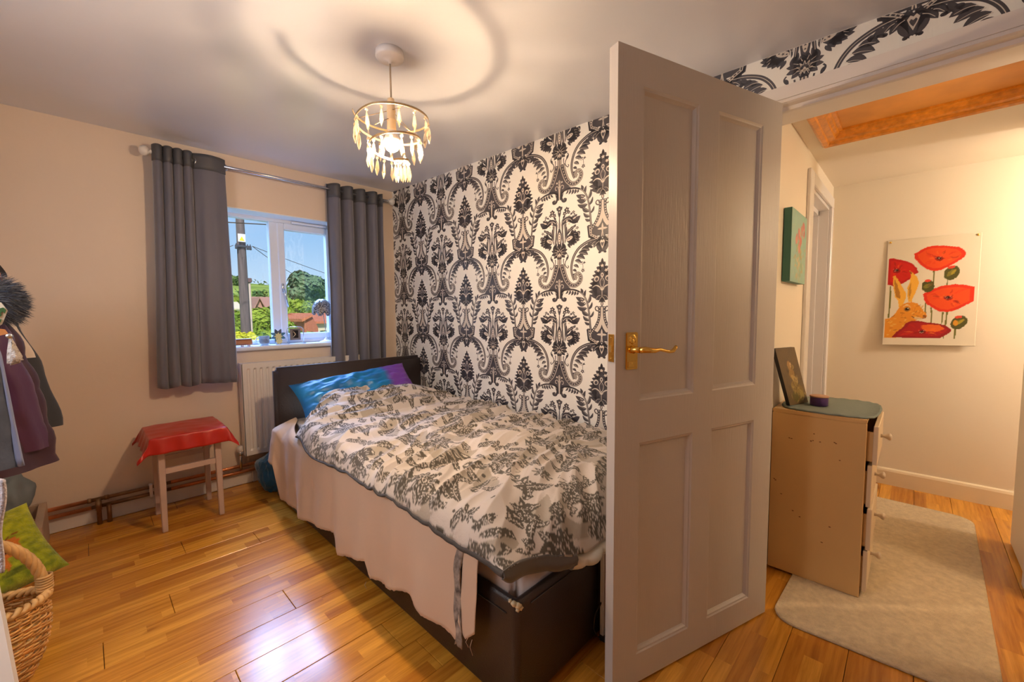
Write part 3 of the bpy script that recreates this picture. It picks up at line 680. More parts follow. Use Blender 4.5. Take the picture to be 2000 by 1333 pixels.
# ================================================================== CURTAINS, POLE
ROD_Y, ROD_Z = 3.32, 2.185
pole = empty('curtain_pole', (1.1, ROD_Y, ROD_Z), label='steel curtain pole with round white finials above the window', cat='curtain pole')
FIN = mat('frosted_finial', (.75, .72, .68), .3)
bm = B(); tube(bm, [(.345, ROD_Y, ROD_Z+.006), (1.90, ROD_Y, ROD_Z)], .011, 12); part('rod', bm, CHROME, pole, True)
for x, s in ((.345, -1), (1.90, 1)):
    bm = B(); lathe(bm, [(.012, 0), (.014, .006), (.009, .012), (.022, .018), (.030, .030), (.031, .042), (.024, .056), (.010, .063), (.001, .064)], (0, 0, 0), 20, axis='X')
    for v in bm.verts: v.co = Vector((x+s*v.co.x*.95, ROD_Y+v.co.y*.95, ROD_Z+.003+v.co.z*.95))
    bmesh.ops.recalc_face_normals(bm, faces=bm.faces); part('finial', bm, FIN, pole, True)
for x in (.40, 1.855):
    bm = B(); tube(bm, [(x, ROD_Y, ROD_Z-.012), (x, ROD_Y+.05, ROD_Z-.02), (x, YW-.003, ROD_Z-.02)], .007, 8); lathe(bm, [(.024, YW-.008), (.024, YW-.001)], (x, 0, ROD_Z-.02), 16, axis='Y'); part('bracket', bm, CHROME, pole, True)
CURT = mat('grey_velour_curtain', (.130, .128, .165), .62, bump=.10, bscale=12, sheen=.5)
HEADT = mat('grey_curtain_heading', (.085, .085, .095), .5)
def curtain(name, label, xt, xb, zt, zb, wav, amp, nx=150, nz=40):
    """xt/xb: (left,right) at top and bottom; wav: list of fold centres as function"""
    root = empty(name, ((xt[0]+xt[1])/2, ROD_Y, (zt+zb)/2), label=label, cat='curtain', group=None)
    def P(u, v):
        x = (xt[0]+(xt[1]-xt[0])*u)*(1-v)+(xb[0]+(xb[1]-xb[0])*u)*v
        ph, fl = wav(u); y = ROD_Y+amp*math.sin(ph)*fl*(1-.25*v)+.006*math.sin(9*v+7*u)*v+.007*math.sin(2*PI*u*7)*v+.004*noise.noise(Vector((u*9, v*7, len(label))))
        x += .010*math.cos(ph)*fl+.004*math.sin(5*v+11*u)*v
        return (x, y, zt+(zb-zt)*v+.010*math.sin(ph*.5+1)*v*v)
    k = .065
    rows = [[P(j/nx, i/nz) for j in range(nx+1)] for i in range(nz+1)]
    o = gridmesh('curtain_fabric', rows, CURT, None, thick=.002); o.parent = root; o.matrix_parent_inverse = Matrix.Translation(root.location).inverted()
    rows = [[Vector(P(j/nx, i*k/4))+Vector((0, 0, .0)) for j in range(nx+1)] for i in range(5)]
    rows = [[p+Vector((0, -.0016, 0)) for p in r] for r in rows]
    o = gridmesh('heading_band', rows, HEADT, None, thick=.0052); o.parent = root; o.matrix_parent_inverse = Matrix.Translation(root.location).inverted()
    # eyelets where the cloth crosses the rod
    last = None; q = []
    for j in range(nx+1):
        y = P(j/nx, .045)[1]-ROD_Y
        if last is not None and last*y < 0: q.append(j/nx)
        last = y
    for u in q:
        p = Vector(P(u, .045)); t = (Vector(P(u+.01, .045))-Vector(P(u-.01, .045))); t.z = 0; t.normalize(); n = Vector((-t.y, t.x, 0))
        bm = B(); pts = [(Vector((p.x, ROD_Y, ROD_Z))+(t*math.cos(a)+Vector((0, 0, 1))*math.sin(a))*.021) for a in [2*PI*i/20 for i in range(20)]]
        tube(bm, pts, .0042, 6, closed=True); part('eyelet', bm, CHROME, root, True)
    return root
curtain('curtain', 'grey eyelet curtain hanging at the left side of the window', (.358, .700), (.315, .712), 2.232, .762,
        lambda u: ((PI*1.0+2*PI*(u/.14)) if u < .56 else (PI*1.0+2*PI*4+PI*1.0*(u-.56)/.44*1.0), 1.0 if u < .56 else .95), .040)
curtain('curtain', 'grey eyelet curtain hanging beside the wallpapered wall', (1.372, 1.845), (1.372, 1.838), 2.230, .60,
        lambda u: (2*PI*u*4.5+.6, 1), .042, nx=180)

# ================================================================== RADIATOR + PIPES
RAD = mat('white_radiator_enamel', (.76, .72, .68), .35)
rad = empty('radiator', (1.2, 3.36, .22), label='white ribbed panel radiator on the wall under the window', cat='radiator')
bm = B(); nx = 170; x0, x1, z0, z1 = .748, 1.60, .222, .868; yf, yb = 3.325, 3.352
prof = []
for i in range(nx+1):
    x = x0+(x1-x0)*i/nx; ph = ((x-x0-.022) % .040)/.040; d = 0
    if .03 < x-x0 < x1-x0-.03: d = .011*(1 if .3 < ph < .62 else 0 if (ph < .2 or ph > .72) else (ph-.2)/.1 if ph < .3 else (.72-ph)/.1)
    prof.append((x, d))
rings = []
for z, f in ((z0, 0), (z0+.03, 0), (z0+.045, 1), (z1-.045, 1), (z1-.03, 0), (z1, 0)): rings.append([bm.verts.new((x, yf+d*f, z)) for x, d in prof])
for A, C in zip(rings, rings[1:]):
    for i in range(nx): bm.faces.new((A[i], A[i+1], C[i+1], C[i]))
box(bm, x0, x1, yf+.009, yb, z0+.002, z1-.002, bev=.002); box(bm, x0-.001, x0+.004, yf, yb, z0, z1); 
part('front_panel', bm, RAD, rad)
bm = B(); box(bm, x0, x1, 3.385, 3.405, z0, z1, bev=.002); part('rear_panel', bm, RAD, rad)
bm = B(); box(bm, x0+.004, x1, yf-.001, yf+.006, z1-.004, z1+.005); box(bm, x0+.004, x1, 3.399, 3.405, z1-.004, z1+.005)
for i in range(105): xx = x0+.01+i*.008; box(bm, xx, xx+.004, yf+.006, 3.399, z1, z1+.004)
part('top_grille', bm, RAD, rad)
bm = B(); box(bm, x0-.003, x0, yf-.001, 3.405, z0, z1+.006, bev=.001); part('side_cover', bm, RAD, rad)
bm = B(); tube(bm, [(.725, 3.368, .12), (.725, 3.368, .25)], .0075, 10); tube(bm, [(.725, 3.368, .238), (.752, 3.368, .238)], .009, 10); lathe(bm, [(.010, .222), (.014, .226), (.014, .246), (.011, .250)], (.725, 3.368, 0), 12); part('valve', bm, CHROME, rad, True)
bm = B(); lathe(bm, [(.014, .250), (.018, .254), (.018, .285), (.012, .292)], (.725, 3.368, 0), 14); part('valve_cap', bm, SATIN, rad, True)
pp = empty('heating_pipes', (.3, 3.385, .12), label='pair of copper heating pipes running along the skirting', cat='pipes')
for z, y in ((.143, 3.385), (.100, 3.385)):
    bm = B(); tube(bm, [(X0+.02, y, z), (-.02, y, z)], .0112, 12); tube(bm, [(.34, y, z), (.98, y, z)], .0112, 12); part('pipe', bm, COPPER, pp, True)
    bm = B(); tube(bm, [(-.02, y, z), (.34, y, z)], .0108, 12); part('pipe', bm, DARKCOP, pp, True, label='tarnished dark stretch of copper pipe')
bm = B(); tube(bm, [(.010, 3.362, 0), (.010, 3.362, .13), (.010, 3.375, .143)], .0112, 12); tube(bm, [(.010, 3.362, .085), (.010, 3.362, .137)], .0140, 12)
tube(bm, [(-.035, 3.385, .143), (-.018, 3.385, .143)], .0140, 12); tube(bm, [(.035, 3.385, .143), (.055, 3.385, .143)], .0140, 12); part('tee_fitting', bm, DARKCOP, pp, True)
bm = B(); tube(bm, [(.052, 3.362, 0), (.052, 3.362, .085), (.052, 3.378, .100)], .0112, 12); part('drop_pipe', bm, DARKCOP, pp, True)
for x in (.235,): bm = B(); box(bm, x, x+.016, 3.365, 3.404, .082, .160, bev=.003); part('pipe_clip', bm, SATIN, pp)
bm = B(); tube(bm, [(.725, 3.368, .12), (.725, 3.372, .150)], .0078, 10); part('riser', bm, COPPER, pp, True)

# ================================================================== BED
bed = empty('bed', (1.39, 1.9, 0), label='dark brown leatherette divan bed base and headboard against the papered wall', cat='bed')
bm = B(); r4 = lambda o_, r_: [bm.verts.new((x, y, z)) for x, y, z in o_]
rings = []
for (i0, z) in ((.006, .012), (0, .022), (0, .345), (.006, .358), (.014, .362), (.022, .358), (.026, .345), (.026, .20), (.25, .20)):
    o_ = rrect(.837+i0, 1.915-i0, .80+i0, 2.925-i0, max(.003, .024-i0)) ; rings.append([bm.verts.new((x, y, z)) for x, y in o_])
for A, C_ in zip(rings, rings[1:]):
    for i in range(len(A)): bm.faces.new((A[i], A[(i+1) % len(A)], C_[(i+1) % len(A)], C_[i])).smooth = True
part('bed_base', bm, LEATHER, bed, True)
bm = B(); tube(bm, [(.834, .84, .315), (.834, 2.9, .315)], .0022, 5); tube(bm, [(.90, .797, .335), (1.25, .797, .335), (1.275, .797, .31), (1.275, .797, .04)], .0018, 5); part('stitching', bm, mat('dark_thread', (.05, .038, .03), .6), bed, True)
bm = B()
for (x, y, z, r) in ((.838, .812, .358, .012), (.846, .803, .352, .013), (.836, .824, .361, .008), (.855, .800, .343, .010), (.846, .803, .340, .009)):
    s = bmesh.ops.create_icosphere(bm, subdivisions=2, radius=r)
    for v in s['verts']: v.co = Vector((x, y, z))+v.co*(.7+.5*noise.noise(v.co*200))
part('worn_corner', bm, mat('exposed_padding', (.62, .50, .32), .9), bed, label='torn corner showing pale padding', smooth=True)
bm = B(); box(bm, .838, 1.945, 2.928, 3.0, .0, .868, bev=.022, seg=3); part('headboard', bm, LEATHER, bed, True)
for x in (.86, 1.86):
    bm = B(); lathe(bm, [(.02, 0), (.024, .004), (.02, .018)], (x, .84, 0), 12); part('foot', bm, GAP, bed, True)
MATT = mat('mattress_ticking', (.52, .43, .40), .7, bump=.15, bscale=25, sheen=.2)
bm = B(); box(bm, .864, 1.888, .827, 2.897, .202, .468, bev=.035, seg=4)
tube(bm, [(.866, .90, .445), (.866, 2.85, .445)], .004, 6); tube(bm, [(.91, .832, .42), (1.86, .832, .42)], .004, 6)
obj('mattress', bm, MATT, smooth=True, label='thin mauve grey mattress sunk in the brown bed base', cat='mattress')
bm = B()
vs = box(bm, .846, 1.905, .822, 2.90, .40, .535, bev=.05, seg=4)
for v in bm.verts:
    n_ = noise.noise(v.co*6)*.006; v.co.y -= n_
    if v.co.z < .44: v.co.z += .02*noise.noise(Vector((v.co.x*5, v.co.y*3, 0)))
obj('fitted_sheet', bm, SHEET, smooth=True, label='cream fitted sheet over the top of the mattress', cat='sheet')

# pillow
def rast_mix(a, b, t): return tuple(a[i]*(1-t)+b[i]*t for i in range(3))
nu, nv = 90, 40; rows = []; cols = []
def pillow_surf(sgn):
    rows = []; cols = []
    for i in range(nv+1):
        r_ = []; c_ = []
        for j in range(nu+1):
            u = -1+2*j/nu; v = -1+2*i/nv
            t = max(0, (1-abs(u)**3.2))**.5*max(0, (1-abs(v)**2.6))**.5
            pin = 1-.10*(1-abs(u)**2)*abs(v)**3; pinu = 1-.07*(1-abs(v)**2)*abs(u)**3
            a = u*.42*pinu; b = v*.185*pin
            x = 1.33+a; th = .075*t
            # plane tilted: from (y 2.60,z.56) up to (2.89,.80)
            ang = R(40); wr = .022*noise.noise(Vector((a*7+b*12, b*22-a*6, 3)))+.010*noise.noise(Vector((a*22, b*40, 9)))
            h = sgn*th+(wr*t if sgn > 0 else 0)
            y = 2.765+b*math.cos(ang)-h*math.sin(ang); z = .668+b*math.sin(ang)+h*math.cos(ang)+.035*u
            r_.append((x, y, z))
            pu = noise.noise(Vector((a*5, b*8, 1)))*.10
            k = min(1, max(0, ((u+pu*.6)-.42)*8)); 
            base = rast_mix((.003, .09, .32), (.0, .22, .50), .5+.5*noise.noise(Vector((a*9, b*9, 5))))
            c_.append(rast_mix(base, (.16, .045, .38), k))
        rows.append(r_); cols.append(c_)
    return rows, cols
r1, c1 = pillow_surf(1); r0, c0 = pillow_surf(-1)
rows = r1+[list(q) for q in r0[::-1]]; cols = c1+c0[::-1]
gridmesh('pillow', rows, attr_mat('blue_purple_satin', .42, bump=.1, bscale=30, sheen=.05, spec=.5), cols=cols, label='crumpled turquoise blue pillow with purple end against the headboard', cat='pillow')

# ---- raster prints (flat print on cloth and paper)
class Raster:
    def __init__(s, w, h, px, bg):
        s.px = px; s.nx = int(w/px)+1; s.ny = int(h/px)+1; s.a = np.empty((s.ny, s.nx, 3), np.float32); s.a[:] = bg
    def poly(s, pts, col, alpha=1.0, tex=None):
        P = np.array(pts, float)/s.px; x0, y0 = np.floor(P.min(0)).astype(int)-1; x1, y1 = np.ceil(P.max(0)).astype(int)+1
        x0, y0 = max(x0, 0), max(y0, 0); x1, y1 = min(x1, s.nx-1), min(y1, s.ny-1)
        if x1 < x0 or y1 < y0: return
        X, Y = np.meshgrid(np.arange(x0, x1+1), np.arange(y0, y1+1)); ins = np.zeros(X.shape, bool)
        Q = np.roll(P, -1, 0)
        for (ax, ay), (bx, by) in zip(P, Q):
            if ay == by: continue
            c = ((ay > Y) != (by > Y)) & (X < (bx-ax)*(Y-ay)/(by-ay)+ax); ins ^= c
        sub = s.a[y0:y1+1, x0:x1+1]; c = np.array(col, np.float32)
        sub[ins] = sub[ins]*(1-alpha)+c*alpha
    def get(s, u, v):
        i = min(max(int(u/s.px+.5), 0), s.nx-1); j = min(max(int(v/s.px+.5), 0), s.ny-1); return s.a[j, i]
CREAM, OLV, GHO = (.55, .49, .445), (.090, .078, .060), (.37, .32, .265)
def print_tile():
    T = .56; r = Raster(T, T, .0022, CREAM); rr = random.Random(11)
    def put(pts, col, **k):
        P = np.array(pts)
        for dx in (-T, 0, T):
            for dy in (-T, 0, T):
                Q = P+(dx, dy)
                if Q[:, 0].max() < 0 or Q[:, 0].min() > T or Q[:, 1].max() < 0 or Q[:, 1].min() > T: continue
                r.poly(Q, col, **k)
    def vleaf(x, y, a, L, w, bend=.1, fill=OLV, veins=True):
        x1, y1 = x+L*math.cos(a), y+L*math.sin(a); put(leaf(x, y, x1, y1, w, bend, 10), fill)
        if veins:
            put(stroke([(x, y), ((x+x1)/2-math.sin(a)*L*bend, (y+y1)/2+math.cos(a)*L*bend), (x1, y1)], .0028, .002), CREAM)
            for t in (.25, .4, .55, .7):
                cx, cy = x+L*t*math.cos(a)-math.sin(a)*L*bend*math.sin(PI*t), y+L*t*math.sin(a)+math.cos(a)*L*bend*math.sin(PI*t)
                for s in (1, -1): put(ell(cx+math.cos(a+s*1.0)*w*.22, cy+math.sin(a+s*1.0)*w*.22, w*.12, .0022, a+s*.8, 6), CREAM)
    # ghost leaves
    for (x, y, a, L, w) in ((.10, .20, .4, .18, .06), (.42, .10, 2.0, .16, .07), (.30, .45, -.6, .2, .07), (.55, .40, 1.4, .18, .06), (.15, .52, 2.6, .16, .05), (.5, .58, .2, .15, .06), (.02, .36, 1.2, .12, .05)):
        put(leaf(x, y, x+L*math.cos(a), y+L*math.sin(a), w, .12), GHO); put(serr(x+.03, y+.02, x+.03+L*.7*math.cos(a+.9), y+.02+L*.7*math.sin(a+.9), w, 4), GHO)
    # ferns: stem of overlapping pointed leaflets with pale eyes
    def fern(x, y, a, n, L):
        for i in range(n):
            t = i/n; cx, cy = x+L*t*math.cos(a+.25*t), y+L*t*math.sin(a+.25*t); l = L*.36*(1-.45*t)
            for s in (1, -1):
                b = a+s*(.75-.3*t); put(leaf(cx, cy, cx+l*math.cos(b), cy+l*math.sin(b), l*.48, -.12*s), OLV); put(leaf(cx+l*.15*math.cos(b), cy+l*.15*math.sin(b), cx+l*.62*math.cos(b), cy+l*.62*math.sin(b), l*.17, -.12*s), CREAM)
        put(leaf(x+L*.9*math.cos(a+.2), y+L*.9*math.sin(a+.2), x+L*1.25*math.cos(a+.25), y+L*1.25*math.sin(a+.25), L*.16), OLV)
    fern(.08, .10, .5, 4, .16); fern(.42, .36, 2.4, 4, .16); fern(.22, .34, -1.2, 4, .14); fern(.50, .14, -.4, 4, .15); fern(.30, .54, -.2, 4, .14); fern(.05, .36, 1.0, 4, .13); fern(.36, .12, 1.5, 3, .12)
    # flowers
    def bloom(x, y, R_, n=10):
        for k in range(n):
            a = 2*PI*k/n; put(ell(x+math.cos(a)*R_*.62, y+math.sin(a)*R_*.62, R_*.36, R_*.17, a, 10), OLV); put(ell(x+math.cos(a)*R_*.62, y+math.sin(a)*R_*.62, R_*.16, R_*.04, a, 6), CREAM)
        put(ell(x, y, R_*.26, R_*.26), OLV); put(ell(x, y, R_*.16, R_*.16), CREAM); put(ell(x, y, R_*.08, R_*.08), OLV)
    bloom(.34, .22, .058); bloom(.12, .44, .050, 9); bloom(.48, .50, .060, 11); bloom(.52, .27, .036, 8); bloom(.20, .07, .036, 8); bloom(.30, .40, .030, 8)
    for k in range(48):
        a, b = [(.34, .22), (.12, .44), (.52, .50)][k % 3]; t = rr.uniform(0, 6.28); d = rr.uniform(.055, .09)
        vleaf(a+d*math.cos(t), b+d*math.sin(t), t+rr.uniform(-.7, .7), rr.uniform(.045, .085), rr.uniform(.020, .032), rr.uniform(-.15, .15))
    for (x, y, a, L, w) in ((.02, .30, .3, .11, .034), (.26, .50, 1.2, .12, .036), (.44, .20, -1.9, .11, .034), (.40, .44, .4, .10, .03), (.06, .55, -.3, .10, .032), (.60, .06, 1.9, .10, .032), (.18, .24, 2.6, .10, .03), (.46, .04, .1, .1, .03), (.30, .13, -2.4, .08, .028), (.36, .55, 2.9, .1, .03)): vleaf(x, y, a, L, w, .14)
    # berries and tendrils
    for k in range(34):
        vleaf(rr.uniform(0, T), rr.uniform(0, T), rr.uniform(0, 6.28), rr.uniform(.05, .10), rr.uniform(.024, .034), rr.uniform(-.16, .16))
    for k in range(40):
        x, y = rr.uniform(0, T), rr.uniform(0, T); 
        if k % 3: put(ell(x, y, .008, .007, n=8), OLV)
        else: put(stroke([(x, y), (x+.02, y-.015), (x+.03, y+.01), (x+.05, y+.005)], .003), OLV)
    return r, T
TILE, TT = print_tile()
def duvet_col(x, y):
    x *= .86; y *= .86; a, b = (x*.8+y*.6), (-x*.6+y*.8); return TILE.get(a % TT, b % TT)

# duvet
def sm(a, b, t): t = min(1, max(0, (t-a)/(b-a))); return t*t*(3-2*t)
def foot_y(x): return .782-.035*sm(.85, 1.1, x)+.012*math.sin(x*9)
def head_y(x): return 2.50+.28*sm(.78, 1.12, x)-.16*sm(1.68, 1.9, x)
def hem_x(y): return .776+.005*math.sin(y*7)+.030*sm(2.3, 2.6, y)
def duvet_pt(u, v):
    """u 0 foot..1 head, v 0 hem..1 wall"""
    y_ = .78+u*1.9; xh = hem_x(y_); x = xh+(1.905-xh)*v
    y0, y1 = foot_y(x), head_y(x); y = y0+(y1-y0)*u
    dl = x-xh; df = y-y0; dh = y1-y
    zt = .592-.008*v
    zhem = .505+.055*sm(2.2, 2.6, y)+.012*math.sin(y*5)
    zfoot = .500-.075*sm(.82, 1.1, x)
    a = 1-math.exp(-dl/.030); b = 1-math.exp(-df/.07)
    z = zhem+(zt-zhem)*a; z = z*b+(zfoot+(0)*a)*(1-b) if b < 1 else z
    z += .10*sm(2.30, 2.72, y)*sm(.82, 1.15, x)*(1-.75*sm(1.62, 1.9, x)); z -= .03*(1-sm(0, .05, dh))
    f = min(1, dl/.05)*min(1, df/.06); g = .35+.65*f
    wy = y+.10*(x-1.2)**2*2-.30*(x-1.3)*(1-sm(1.9, 2.5, y))+.12*noise.noise(Vector((x*1.5, y*1.5, 7)))
    n1 = noise.noise(Vector((x*2.2, wy*7.5, 1.3))); n2 = noise.noise(Vector((x*4.0+3, wy*15, 4.1))); n3 = noise.noise(Vector((x*10, wy*30, 8.2)))
    z += g*(.038*(1-abs(n1)*2.6)*.7+.024*(1-abs(n2)*2.2)*.6+.004*n3+.012*noise.noise(Vector((x*3.1, y*2.6, 2))))-.008
    x += .5*g*.008*n2*(1-v); y += .006*n1*g
    return x, y, z
duv = empty('duvet', (1.35, 1.7, .56), label='crumpled cream duvet with olive grey leaf and flower print on the bed', cat='duvet')
nu, nv = 600, 370; rows = []; cols = []
for i in range(nu+1):
    r_ = []; c_ = []
    for j in range(nv+1):
        u, v = i/nu, j/nv; x, y, z = duvet_pt(u, v); r_.append((x, y, z)); dr = max(0, .575-z); c_.append(duvet_col(x-(dr*1.1 if x < .88 else 0), y-(dr*1.1 if y < .95 else 0)))
    rows.append(r_); cols.append(c_)
DUV = attr_mat('printed_cotton', .75, bump=.12, bscale=90, sheen=.15)
o = gridmesh('duvet_cover', rows, DUV, None, cols=cols, thick=.02); o.parent = duv; o.matrix_parent_inverse = Matrix.Translation(duv.location).inverted()
# dark piped edge along the hem and foot
rows2 = []
for k in range(5):
    row = []
    for i in range(0, 241):
        u = i/240*.985; x, y, z = duvet_pt(u, 0); h = (.016+.010*noise.noise(Vector((0, y*6, 2)))+.008*sm(1.5, .9, y))*k/4
        row.append((x+.004-.010*math.sin(PI*k/4), y, z+.004-h))
    rows2.append(row)
o = gridmesh('side_piping', rows2, TRIMF, None, thick=.004, label='dark grey piped hem'); o.parent = duv; o.matrix_parent_inverse = Matrix.Translation(duv.location).inverted()
rows2 = []
for k in range(7):
    row = []
    for j in range(0, 61):
        v = j/60*.26; x, y, z = duvet_pt(0, v); w_ = .052*math.sin(min(1, (j+4)/14)*PI/2)*(1-.3*sm(.20, .26, v))
        row.append((x, y+.004-.006*math.sin(PI*k/6)+.004*noise.noise(Vector((x*14, k*.4, 0))), z+.004-w_*k/6))
    rows2.append(row)
o = gridmesh('foot_band', rows2, mat('olive_lining_fabric', (.10, .088, .078), .7, sheen=.2), None, thick=.003, label='plain dark band at the open foot end'); o.parent = duv; o.matrix_parent_inverse = Matrix.Translation(duv.location).inverted()
rows2 = []
for k in range(15):
    row = []
    for j in range(0, 81):
        v = .26+j/80*.4; x, y, z = duvet_pt(0, v); a = PI*k/14*1.15
        bul = .030*(1+.35*abs(math.sin(v*42)))*math.sin(PI*min(1, (j+3)/12)/2)
        row.append((x, y+.03-bul*math.sin(a)*1.2, z-.004-.030*(1-math.cos(a))*(.8+.2*abs(math.sin(v*42)))))
    rows2.append(row)
o = gridmesh('duvet_filling', rows2, mat('white_quilt_filling', (.68, .62, .52), .85, sheen=.2), None, label='white inner duvet bulging out of the cover'); o.parent = duv; o.matrix_parent_inverse = Matrix.Translation(duv.location).inverted()

# hanging cloth (throw) from under the duvet
def interp(tab, t):
    for (a, b), (c, d) in zip(tab, tab[1:]):
        if t <= c: return b+(d-b)*(t-a)/(c-a) if c > a else d
    return tab[-1][1]
XH = .806
bot = [(at_x(px, py, XH).y, at_x(px, py, XH).z) for px, py in ((905, 1245), (880, 1218), (850, 1190), (815, 1155), (790, 1148), (765, 1145), (735, 1125), (728, 1088), (700, 1084), (675, 1077), (663, 1060), (655, 1040), (600, 1005), (575, 985), (556, 975), (547, 905))]
def throw_grid(ya, yb, n, tab, xo=0, tilt=0, top=.500):
    rows = []
    for i in range(25):
        row = []
        for j in range(n+1):
            y = ya+(yb-ya)*j/n; zb = interp(tab, y); v = i/24; tp_z = top+.045*sm(2.45, 2.7, y); z = tp_z+(zb-tp_z)*v
            if i == 24: z += .006*noise.noise(Vector((y*60, 1, 1)))
            x = XH+xo-.006-.013*v**.7*(1+1.0*math.sin(y*11+1.2*v)+.7*math.sin(y*27+1))-.012*v-.006*noise.noise(Vector((y*6, v*3, 0)))*v
            x = min(x, .829); x += .10*sm(2.55, 2.86, y)*(1-sm(0, .22, v)) + .03*(1-sm(0,.06,v))*sm(2.2, 2.6, y)
            row.append((x, y+tilt*v, z))
        rows.append(row)
    return rows
throw = empty('throw_cover', (.8, 1.8, .5), label='frayed pale beige cloth hanging over the long side of the bed', cat='bed cover')
def thp(name, rows, m, **k):
    o = gridmesh(name, rows, m, None, **k); o.parent = throw; o.matrix_parent_inverse = Matrix.Translation(throw.location).inverted(); return o
CALICO = mat('beige_calico', (.60, .45, .34), .85, bump=.12, bscale=22, sheen=.15)
thp('cloth_sheet', throw_grid(1.005, 2.86, 220, [(1.0, bot[0][1])]+bot[1:]+[(2.9, .30)], tilt=.0), CALICO, thick=.0015)
thp('cloth_return', throw_grid(.915, .985, 14, [(.91, .236), (.95, .20), (.985, .24)], xo=-.004, tilt=.01), CALICO, thick=.0015, label='narrow second flap of beige cloth')
rows2 = []
for i in range(25):
    v = i/24; z = .505+(.170-.505)*v; rows2.append([(XH-.016-.022*v+.004*math.sin(k*1.3+v*14), .992+(k-3)*.0055+.012*math.sin(v*5)+.012*v, z-.004*abs(k-3)) for k in range(7)])
thp('dark_edging', rows2, mat('dark_ragged_edging', (.07, .055, .05), .8, nscale=40, namt=0, col2=(.45, .38, .33)), thick=.003, label='dark seam edging with pale flecks')
for (y, z, l) in ((.93, .215, .05), (.95, .21, .03), (1.62, .08, .03)):
    bm = B(); tube(bm, [(XH-.03, y, z), (XH-.034, y+.006, z-l*.5), (XH-.03, y-.002, z-l)], .0008, 4); part('loose_thread', bm, CALICO, throw)

# blue bundle behind the headboard
bm = B(); s = bmesh.ops.create_icosphere(bm, subdivisions=5, radius=1)
for v in bm.verts:
    p = v.co.copy(); n_ = 1+.22*noise.noise(p*1.6+Vector((3, 0, 0)))+.10*(1-2*abs(noise.noise(Vector((p.x*3, p.y*3, p.z*1.4))*1.6)))
    v.co = Vector((.895+p.x*.125*n_, 3.165+p.y*.13*n_, max(.001, .125+p.z*.135*n_)))
obj('blanket', bm, mat('teal_blue_fleece', (.012, .10, .21), .8, bump=.3, bscale=18, sheen=.4), smooth=True, label='crumpled dark blue blanket stuffed on the floor behind the headboard', cat='blanket')

# ================================================================== STOOL
PINKW = mat('chalky_pink_white_paint', (.62, .47, .42), .45, nscale=8, namt=.12)
st = empty('stool', (.395, 3.13, 0), label='small pale painted wooden stool under a red cloth', cat='stool')
tops = [(.262, 2.972), (.530, 2.984), (.262, 3.268), (.520, 3.288)]
for i, (x, y) in enumerate(tops):
    bm = B(); tx = .395+(x-.395)*.97
    vs = box(bm, x-.017, x+.017, y-.017, y+.017, 0, .505, bev=.004)
    for v in bm.verts:
        k = .74+.26*v.co.z/.5; v.co.x = x+(v.co.x-x)*k+(tx-x)*v.co.z*1.4; v.co.y = y+(v.co.y-y)*k+(3.13-y)*.05*v.co.z*2
    part('leg', bm, PINKW, st)
def rail(a, b, z, h=.03, t=.016):
    bm = B(); d = (Vector((*b, 0))-Vector((*a, 0))); n_ = Vector((-d.y, d.x, 0)).normalized()*t/2
    v = [bm.verts.new(Vector((*q, zz))+n_*s) for q in (a, b) for s in (1, -1) for zz in (z, z+h)]
    for f in ((0, 1, 3, 2), (4, 6, 7, 5), (0, 4, 5, 1), (2, 3, 7, 6), (1, 5, 7, 3), (0, 2, 6, 4)): bm.faces.new([v[i] for i in f])
    bmesh.ops.recalc_face_normals(bm, faces=bm.faces); return bm
T_ = [(.270, 2.98), (.522, 2.99), (.270, 3.26), (.514, 3.28)]
part('rail', rail(T_[0], T_[1], .325), PINKW, st); part('rail', rail(T_[2], T_[3], .325), PINKW, st); part('rail', rail(T_[0], T_[1], .455, .035), PINKW, st); part('rail', rail(T_[2], T_[3], .455, .035), PINKW, st)
part('rail', rail(T_[0], T_[2], .455, .035), PINKW, st); part('rail', rail(T_[1], T_[3], .455, .035), PINKW, st)
bm = B(); box(bm, .225, .565, 2.945, 3.315, .490, .528, bev=.014, seg=2); part('seat', bm, PINKW, st, True)
rows = []; n = 60; ha, hb, ca, cb, cx, cy = .178, .192, .262, .272, .395, 3.13
for i in range(n+1):
    row = []
    for j in range(n+1):
        a, b = -ca+2*ca*j/n, -cb+2*cb*i/n
        ea, eb = max(0, abs(a)-ha), max(0, abs(b)-hb); d = math.hypot(ea, eb)
        sa, sb = math.copysign(1, a), math.copysign(1, b)
        x = cx+sa*min(abs(a), ha)+sa*ea*.30*(1+1.1*(eb > 0)*min(1, eb/.05)); y = cy+sb*min(abs(b), hb)+sb*eb*.22*(1+1.4*(ea > 0)*min(1, ea/.05))
        puff = .014*(1-(a/ca)**4)*(1-(b/cb)**4)
        z = .532+puff-d*.93*(1 if d < .02 else 1)+.004*noise.noise(Vector((a*14, b*14, 0)))
        if d > 0: y += .006*math.sin(a*60)*min(1, d/.05)*(eb > 0); x += .006*math.sin(b*55)*min(1, d/.05)*(ea > 0)
        row.append((x, y, z))
    rows.append(row)
gridmesh('cloth', rows, mat('red_satin', (.47, .016, .006), .34, bump=.06, bscale=12), thick=.0015, label='shiny red cloth draped over the small stool', cat='cloth')

# ================================================================== SILL THINGS (sill top z .985)
SZ_ = .985
def small(name, loc, **k): return empty(name, loc, **k)
